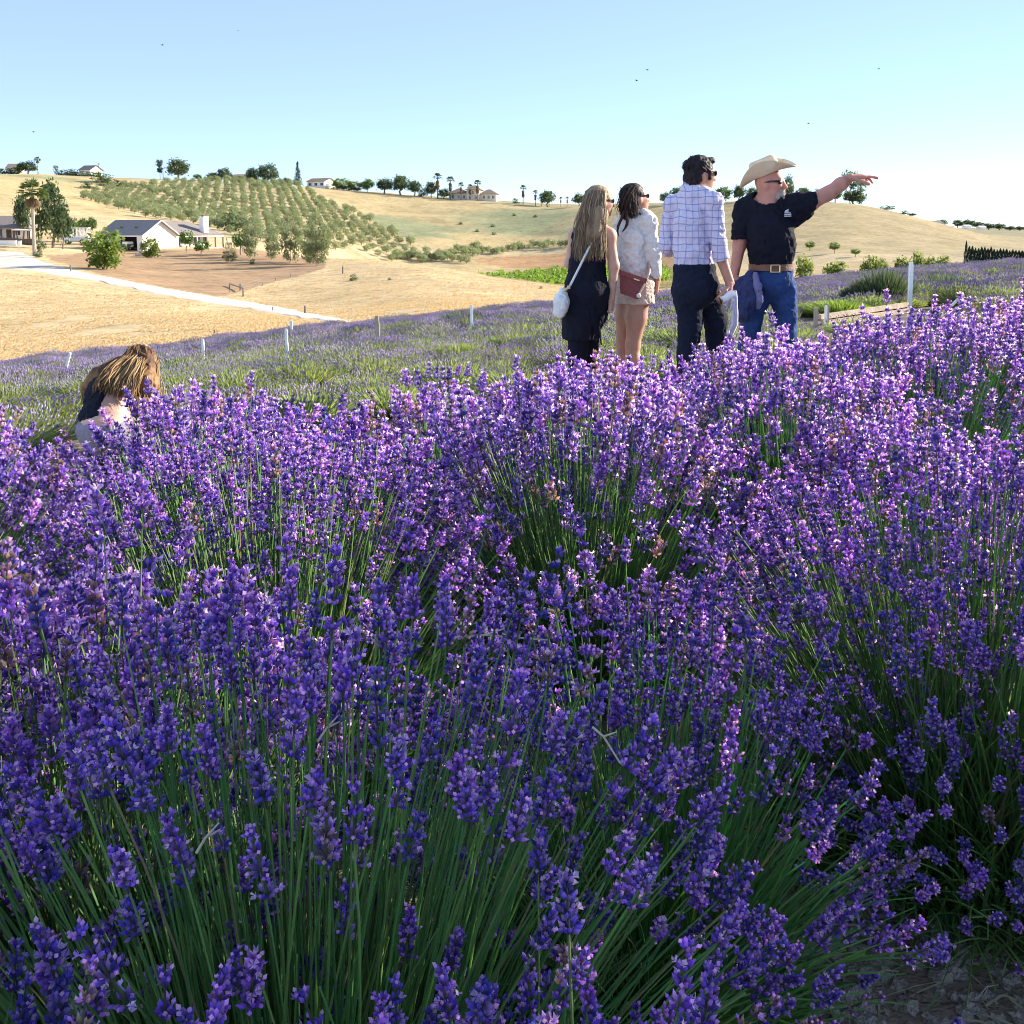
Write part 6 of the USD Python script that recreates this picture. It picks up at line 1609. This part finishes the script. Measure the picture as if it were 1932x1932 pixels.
# hat: pinched crown, brim curled up at the sides
hf = frame((.84, -.42, .36), (-.36, .02, .93)); ho = g(0, -.024, .066)
th = np.linspace(0, 2 * np.pi, 49)[:-1]
def ring(rx, ry, z, curl=0.0, dip=0.0):
    x, y = np.sin(th) * rx, np.cos(th) * ry
    zz = z + curl * np.abs(np.sin(th)) ** 2.2 - dip * np.abs(np.cos(th)) ** 2
    return np.stack([x, y, zz], 1)
rings = [ring(.150, .205, .0, .092, .022), ring(.152, .207, .006, .094, .022), ring(.125, .165, .002, .048, .012), ring(.098, .125, .002, .012, .004), ring(.086, .106, .004), ring(.084, .104, .03), ring(.080, .102, .07), ring(.070, .094, .105), ring(.052, .078, .118), ring(.026, .05, .108), ring(.008, .03, .100)]
under = [ring(.144, .198, -.004, .090, .022), ring(.12, .16, -.004, .045, .012), ring(.092, .118, -.004, .01, .004), ring(.082, .102, -.002)]
def loft(rs):
    v = np.vstack(rs); m = 48; f = []
    for a in range(len(rs) - 1):
        k = np.arange(m); q = np.stack([a * m + k, a * m + (k + 1) % m, (a + 1) * m + (k + 1) % m, (a + 1) * m + k], 1); f.append(np.vstack([q[:, [0, 1, 2]], q[:, [0, 2, 3]]]))
    return trimesh.Trimesh(v, np.vstack(f), process=False)
hat = loft(list(reversed(under)) + rings)
cap_ = trimesh.Trimesh(np.vstack([rings[-1], [[0, 0, .099]]]), [[k, (k + 1) % 48, 48] for k in range(48)], process=False)
hat = cat_(hat, cap_)
v = hat.vertices.copy()
pin = (v[:, 2] > .06) & (v[:, 1] > .02)
v[pin, 0] *= np.interp(v[pin, 1], [.02, .09], [1, .72])
hat.vertices = v @ hf.T + ho
hp = part(HMn, "hat", hat, STRAW, smooth=50)
part(hp, "hat_band", trimesh.Trimesh(*(lambda m: (m.vertices @ hf.T + ho, m.faces))(loft([ring(.0875, .1075, .006), ring(.0865, .1065, .024)])), process=False), TANL, smooth=True)
for ax, y in ((790, .03), (1070, -.02)):
    S_ = Sol(.02); S_.chain([J(ax - 5, 2140, y + .06), J(ax + 40, 2152, y - .19)], [.05, .044]); S_.cut(J(0, 2182), (0, 0, -1)); part(HMn, "shoe", S_.mesh(.01), SHOE, smooth=True)
jk = thing("jacket", "navy jacket hanging beside the hat man's left thigh in the photo", "jacket", M4(HMP))
T = Sol(.03); T.chain([J(775, 1000, -.10), J(755, 1110, -.14), J(735, 1230, -.16), J(715, 1330, -.15)], [.025, .052, .055, .045]); T.chain([J(700, 1050, -.04), J(700, 1180, -.10), J(700, 1320, -.12)], [.022, .05, .045]); T.cone(J(665, 1085, -.04), J(760, 1010, -.1), .02, .025)
part(jk, "body", rumple(T.mesh(.008), .03, 20, 15, (1, 1, .4)), JACK, smooth=True)
part(jk, "sleeve", rumple(Sol(.02).chain([J(790, 1000, -.17), J(805, 1100, -.19), J(820, 1200, -.19), J(812, 1250, -.18)], [.018, .026, .026, .022]).mesh(.007), .012, 30, 3), cloth("jacket_lining", (.16, .16, .30)), smooth=True)

# ---- crouching woman
J = lambda zx, zy, y=0.0, U=900, k=3346, f=2367: np.array([(zx - U) / k, y, (f - zy) / k])
BW, BWP = person("crouching woman with long brown-blonde hair bent over the lavender at left", 196, 5.6)
B = Sol(.03)
hc = J(1080, 480, .36)
g, R = add_head(B, hc, (.25, .80, -.55), (0, .5, .85), .97)
B.cone(hc + [-.02, -.03, -.05], J(900, 700, .24), .05, .06)
shl, shr = J(380, 900, .20), J(1330, 880, .18)
B.chain([J(860, 800, .20), J(840, 1050, .10), J(820, 1400, .0), J(820, 1560, -.02)], [.11, .125, .12, .15]); B.cone(shl, shr, .055, .055)
B.chain([shl, J(240, 1450, .26), J(420, 1700, .45)], [.05, .04, .03]); B.chain([shr, J(1500, 1400, .26), J(1200, 1700, .48)], [.05, .04, .03])
for s, x in ((-1, 600), (1, 1050)):
    B.chain([J(x, 1650, .02), J(x + s * 120, 1500, .42), J(x + s * 60, 2150, .18)], [.10, .062, .045]); B.chain([J(x + s * 60, 2250, .16), J(x + s * 60, 2320, .32)], [.042, .03])
Hh = Sol(.01); add_hand(Hh, J(420, 1700, .45), (.5, .8, -.2), (0, -.2, -1), (1, 0, 0), .5, .95)
Hl = Sol(.01); add_hand(Hl, J(1200, 1700, .48), (-.4, .8, -.2), (0, -.2, -1), (-1, 0, 0), .5, .95)
part(BW, "body", fuse(B.mesh(.009), Hh.mesh(.005), Hl.mesh(.005)), SK1, smooth=True)
T = Sol(.03); T.chain([J(800, 800, .20), J(780, 1050, .10), J(780, 1400, .0)], [.122, .140, .134]); T.cone(J(420, 900, .18), J(620, 850, .16), .06, .07); T.cone(J(420, 950, .2), J(330, 1400, .22), .055, .05); T.ell(J(800, 1330, .02), (.16, .13, .05)); T.ell(J(800, 900, .18), (.13, .09, .07))
T.cut(J(835, 1000, 0), (1, 0, -.05)).cut(J(0, 1430), (0, 0, -1))
part(BW, "black_top", rumple(T.mesh(.009), .02, 20, 3), BLACKC, smooth=True)
T = Sol(.03); T.chain([J(820, 1400, .0), J(820, 1560, -.02)], [.126, .158])
for s, x in ((-1, 600), (1, 1050)):
    T.chain([J(x, 1650, .02), J(x + s * 120, 1500, .42), J(x + s * 60, 2150, .18)], [.112, .075, .06])
T.cut(J(0, 1420), (0, 0, 1))
part(BW, "trousers", rumple(T.mesh(.010), .016, 18, 4), PALEP, smooth=True)
for s, x in ((-1, 600), (1, 1050)):
    S_ = Sol(.02); S_.chain([J(x + s * 60, 2290, .12), J(x + s * 60, 2310, .36)], [.045, .04]); S_.cut(J(0, 2368), (0, 0, -1)); part(BW, "shoe", S_.mesh(.01), SHOE, smooth=True)
BR = [(.12, .06, .034), (.26, .14, .07), (.36, .21, .10), (.46, .29, .15), (.19, .10, .05)]
set_matrix(stage.GetPrimAtPath(BW), M4(BWP + [0, 0, .005], 0, .97))
C_ = Sol(.02); C_.ell(J(1070, 440, .34), (.098, .11, .095)); C_.ell(J(980, 620, .22), (.10, .08, .07))
C_.ell(J(860, 640, .12), (.155, .07, .065)); C_.chain([J(1230, 430, .26), J(1430, 800, .14), J(1500, 1250, .12)], [.06, .055, .03]); C_.chain([J(520, 620, .14), J(300, 850, .12), J(250, 1100, .12)], [.05, .035, .02])
cap = C_.mesh(.008)
part(BW, "hair_cap", rumple(cap, .02, 40, 2, (1.6, 1.2, .3)), HAIR, smooth=True, color=(np.array(BR[2]) + (np.array(BR[0]) - np.array(BR[2])) * np.clip((cap.vertices[:, 2:] - .50) / .08, 0, 1)) * (.6 + 1.0 * meshkit.noise(cap.vertices * np.array([80, 30, 20.0]), 4))[:, None])
r = np.random.default_rng(61)
def sheaf(n, A, A1, Mm, M1, Tt, T1, rad, cols, seed, wv):
    q = r.uniform(0, 1, n)[:, None]
    jit = lambda s_: r.normal(size=(n, 3)) * s_
    return locks(A + (A1 - A) * q + jit(.012), Mm + (M1 - Mm) * q + jit(.012), Tt + (T1 - Tt) * q + jit(.016), rad, cols, seed, wv)
L1 = sheaf(260, J(1050, 200, .30), J(1330, 330, .34), J(1340, 330, .18), J(1530, 520, .26), J(1380, 1350, .03), J(1640, 1300, .14), .0034, BR[1:4], 1, .015)      # right side fall
L2 = sheaf(560, J(900, 330, .20), J(1330, 420, .20), J(700, 460, .0), J(1400, 500, .02), J(640, 860, -.03), J(1350, 960, -.02), .0032, BR[1:], 2, .012)         # over the back
L3 = sheaf(170, J(800, 400, .22), J(1000, 330, .24), J(380, 480, .12), J(560, 480, .12), J(230, 1150, .12), J(330, 1000, .10), .0034, BR[1:4], 3, .015)            # left side
L4 = sheaf(380, J(960, 180, .30), J(1200, 190, .32), J(900, 330, .18), J(1330, 330, .22), J(780, 520, .16), J(1400, 620, .2), .0034, [BR[0], BR[4], BR[1]], 4, .006)  # crown
part(BW, "hair_locks", cat_(L1[0], L2[0], L3[0], L4[0]), HAIR, smooth=True, color=np.vstack([L1[1], L2[1], L3[1], L4[1]]))
# ------------------------------------------------------------------ path at the lower right: clods, straw, dry stalks
r = np.random.default_rng(91)
def patch(n):
    """points on the bare path seen in the lower right corner"""
    t, q = r.uniform(.6, 2.6, n), r.uniform(-.3, 1.15, n)
    return t[:, None] * RD + q[:, None] * RN
P = patch(3600)
ms = []
for x, y in P:
    m = trimesh.creation.icosphere(1, 1.0)
    m.vertices = m.vertices * (1 + .35 * r.normal(size=(len(m.vertices), 1)) * .6) * r.uniform(.006, .022) * np.array([1, 1, .7])
    m.apply_translation((x, y, ground1(x, y) + .003)); ms.append(m)
setdata(stage.GetPrimAtPath(solo("soil_clods", cat_(*ms), mat("clod", (.42, .36, .31), .95, .35, 40, .8, 160), smooth=False)), "crumbly grey-brown soil clods on the path at the lower right", "soil", kind="stuff")
P = patch(3200)
z = ground(P[:, 0], P[:, 1]) + r.uniform(.004, .02, len(P))
d = r.normal(size=(len(P), 3)) * np.array([1, 1, .12]); d /= np.linalg.norm(d, axis=1, keepdims=True)
l = r.uniform(.01, .06, (len(P), 1))
c = np.c_[P, z]
v, f = blade_mesh(c - d * l, c + [0, 0, .004], c + d * l, r.uniform(.0008, .0022, len(P)), r)
col = np.repeat(np.array([(.50, .44, .33), (.38, .32, .24), (.28, .22, .17), (.60, .55, .44)])[r.integers(0, 4, len(P))] * r.uniform(.8, 1.2, (len(P), 1)), 6, 0)
setdata(stage.GetPrimAtPath(solo("straw_mulch", (v, f), STEM, color=col, smooth=False)), "pale straw bits and dead stems scattered over the path soil", "straw", kind="stuff")
DRY = mat("dry_stalk", (.48, .43, .32), .8, .2, 20, .3, 60)
for k, (u0, v0, u1, v1, rr, lab) in enumerate(((1790, 1830, 1862, 1782, .0011, "longest pale dry stalk on the soil at the lower right"), (1776, 1812, 1842, 1778, .001, "forked pale dry stalk just above the longest one on the soil"), (1838, 1890, 1884, 1858, .001, "curved pale dry stalk near the bottom right edge"), (1868, 1730, 1932, 1716, .0009, "thin dry stalk running off the right edge above the soil"))):
    def gp(u, v, lift=.012):
        q = ray(u, v); t = (CAM_Z - lift) / -q[2]; return EYE + q * t
    a, b = gp(u0, v0), gp(u1, v1)
    t = thing("dry_stalk", lab, "dry stalk")
    part(t, "stem", tube([a, (a + b) / 2 + [0, 0, .012], b], [rr, rr * .9, rr * .6], 6), DRY)
    m_ = a * .45 + b * .55
    part(t, "side_twig", tube([m_ + [0, 0, .008], m_ + np.array([.025, .02, .012]) * (1 if k % 2 else -1)], [rr * .7, rr * .4], 5), DRY)
# dry stalks lying across the flowers
for (u0, v0, D0), (u1, v1, D1), lab in (((832, 1204, 1.42), (1036, 1208, 1.46), "pale dry stalk lying level across the flowers mid picture"), ((600, 1398, 1.12), (640, 1362, 1.18), "short bent dry twig among the stems left of centre"), ((370, 1610, .92), (414, 1566, .95), "short pale dry twig low among the left stems"), ((1118, 1372, 1.15), (1170, 1440, 1.12), "thin dry twig crossing the stems right of centre")):
    a, b = at(u0, v0, D0), at(u1, v1, D1)
    t = thing("dry_stalk", lab, "dry stalk")
    part(t, "stem", tube([a, a * .6 + b * .4 + [0, 0, .006], b], [.0015, .0014, .001], 6), DRY)
    part(t, "side_twig", tube([a * .6 + b * .4 + [0, 0, .006], a * .45 + b * .55 + [.01, 0, .018]], [.0014, .0008], 5), DRY)
# small birds far up in the sky
for u, v, D_, lab in ((306, 85, 60, "tiny dark bird high at the upper left of the sky"), (449, 58, 70, "tiny dark bird high, right of the upper left one"), (63, 249, 66, "tiny dark bird low near the left edge of the sky"), (1201, 152, 58, "tiny dark bird above the women, left of a pair"), (1221, 132, 58, "tiny dark bird above the women, upper of a pair"), (1525, 233, 62, "tiny dark bird above the hat man's arm"), (1658, 130, 72, "tiny dark bird at the upper right of the sky")):
    p = at(u, v, D_)
    t = thing("bird", lab, "bird", M4(p, r.uniform(0, 6.28), .62))
    b = trimesh.creation.icosphere(2, .05); b.apply_scale((.7, 2.0, .7)); hd = trimesh.creation.icosphere(1, .028); hd.apply_translation((0, .11, .015))
    part(t, "body", cat_(b, hd), DARK, smooth=True)
    for s in (-1, 1):
        part(t, "wing", trimesh.Trimesh([(0, .05, .02), (s * .12, .06, .07), (s * .24, -.02, .05), (s * .1, -.05, .05), (0, -.04, .02)], [[0, 1, 3], [1, 2, 3], [0, 3, 4]], process=False), DARK, smooth=False)
    part(t, "tail", trimesh.Trimesh([(0, -.08, 0), (.03, -.18, 0), (-.03, -.18, 0)], [[0, 1, 2]], process=False), DARK, smooth=False)
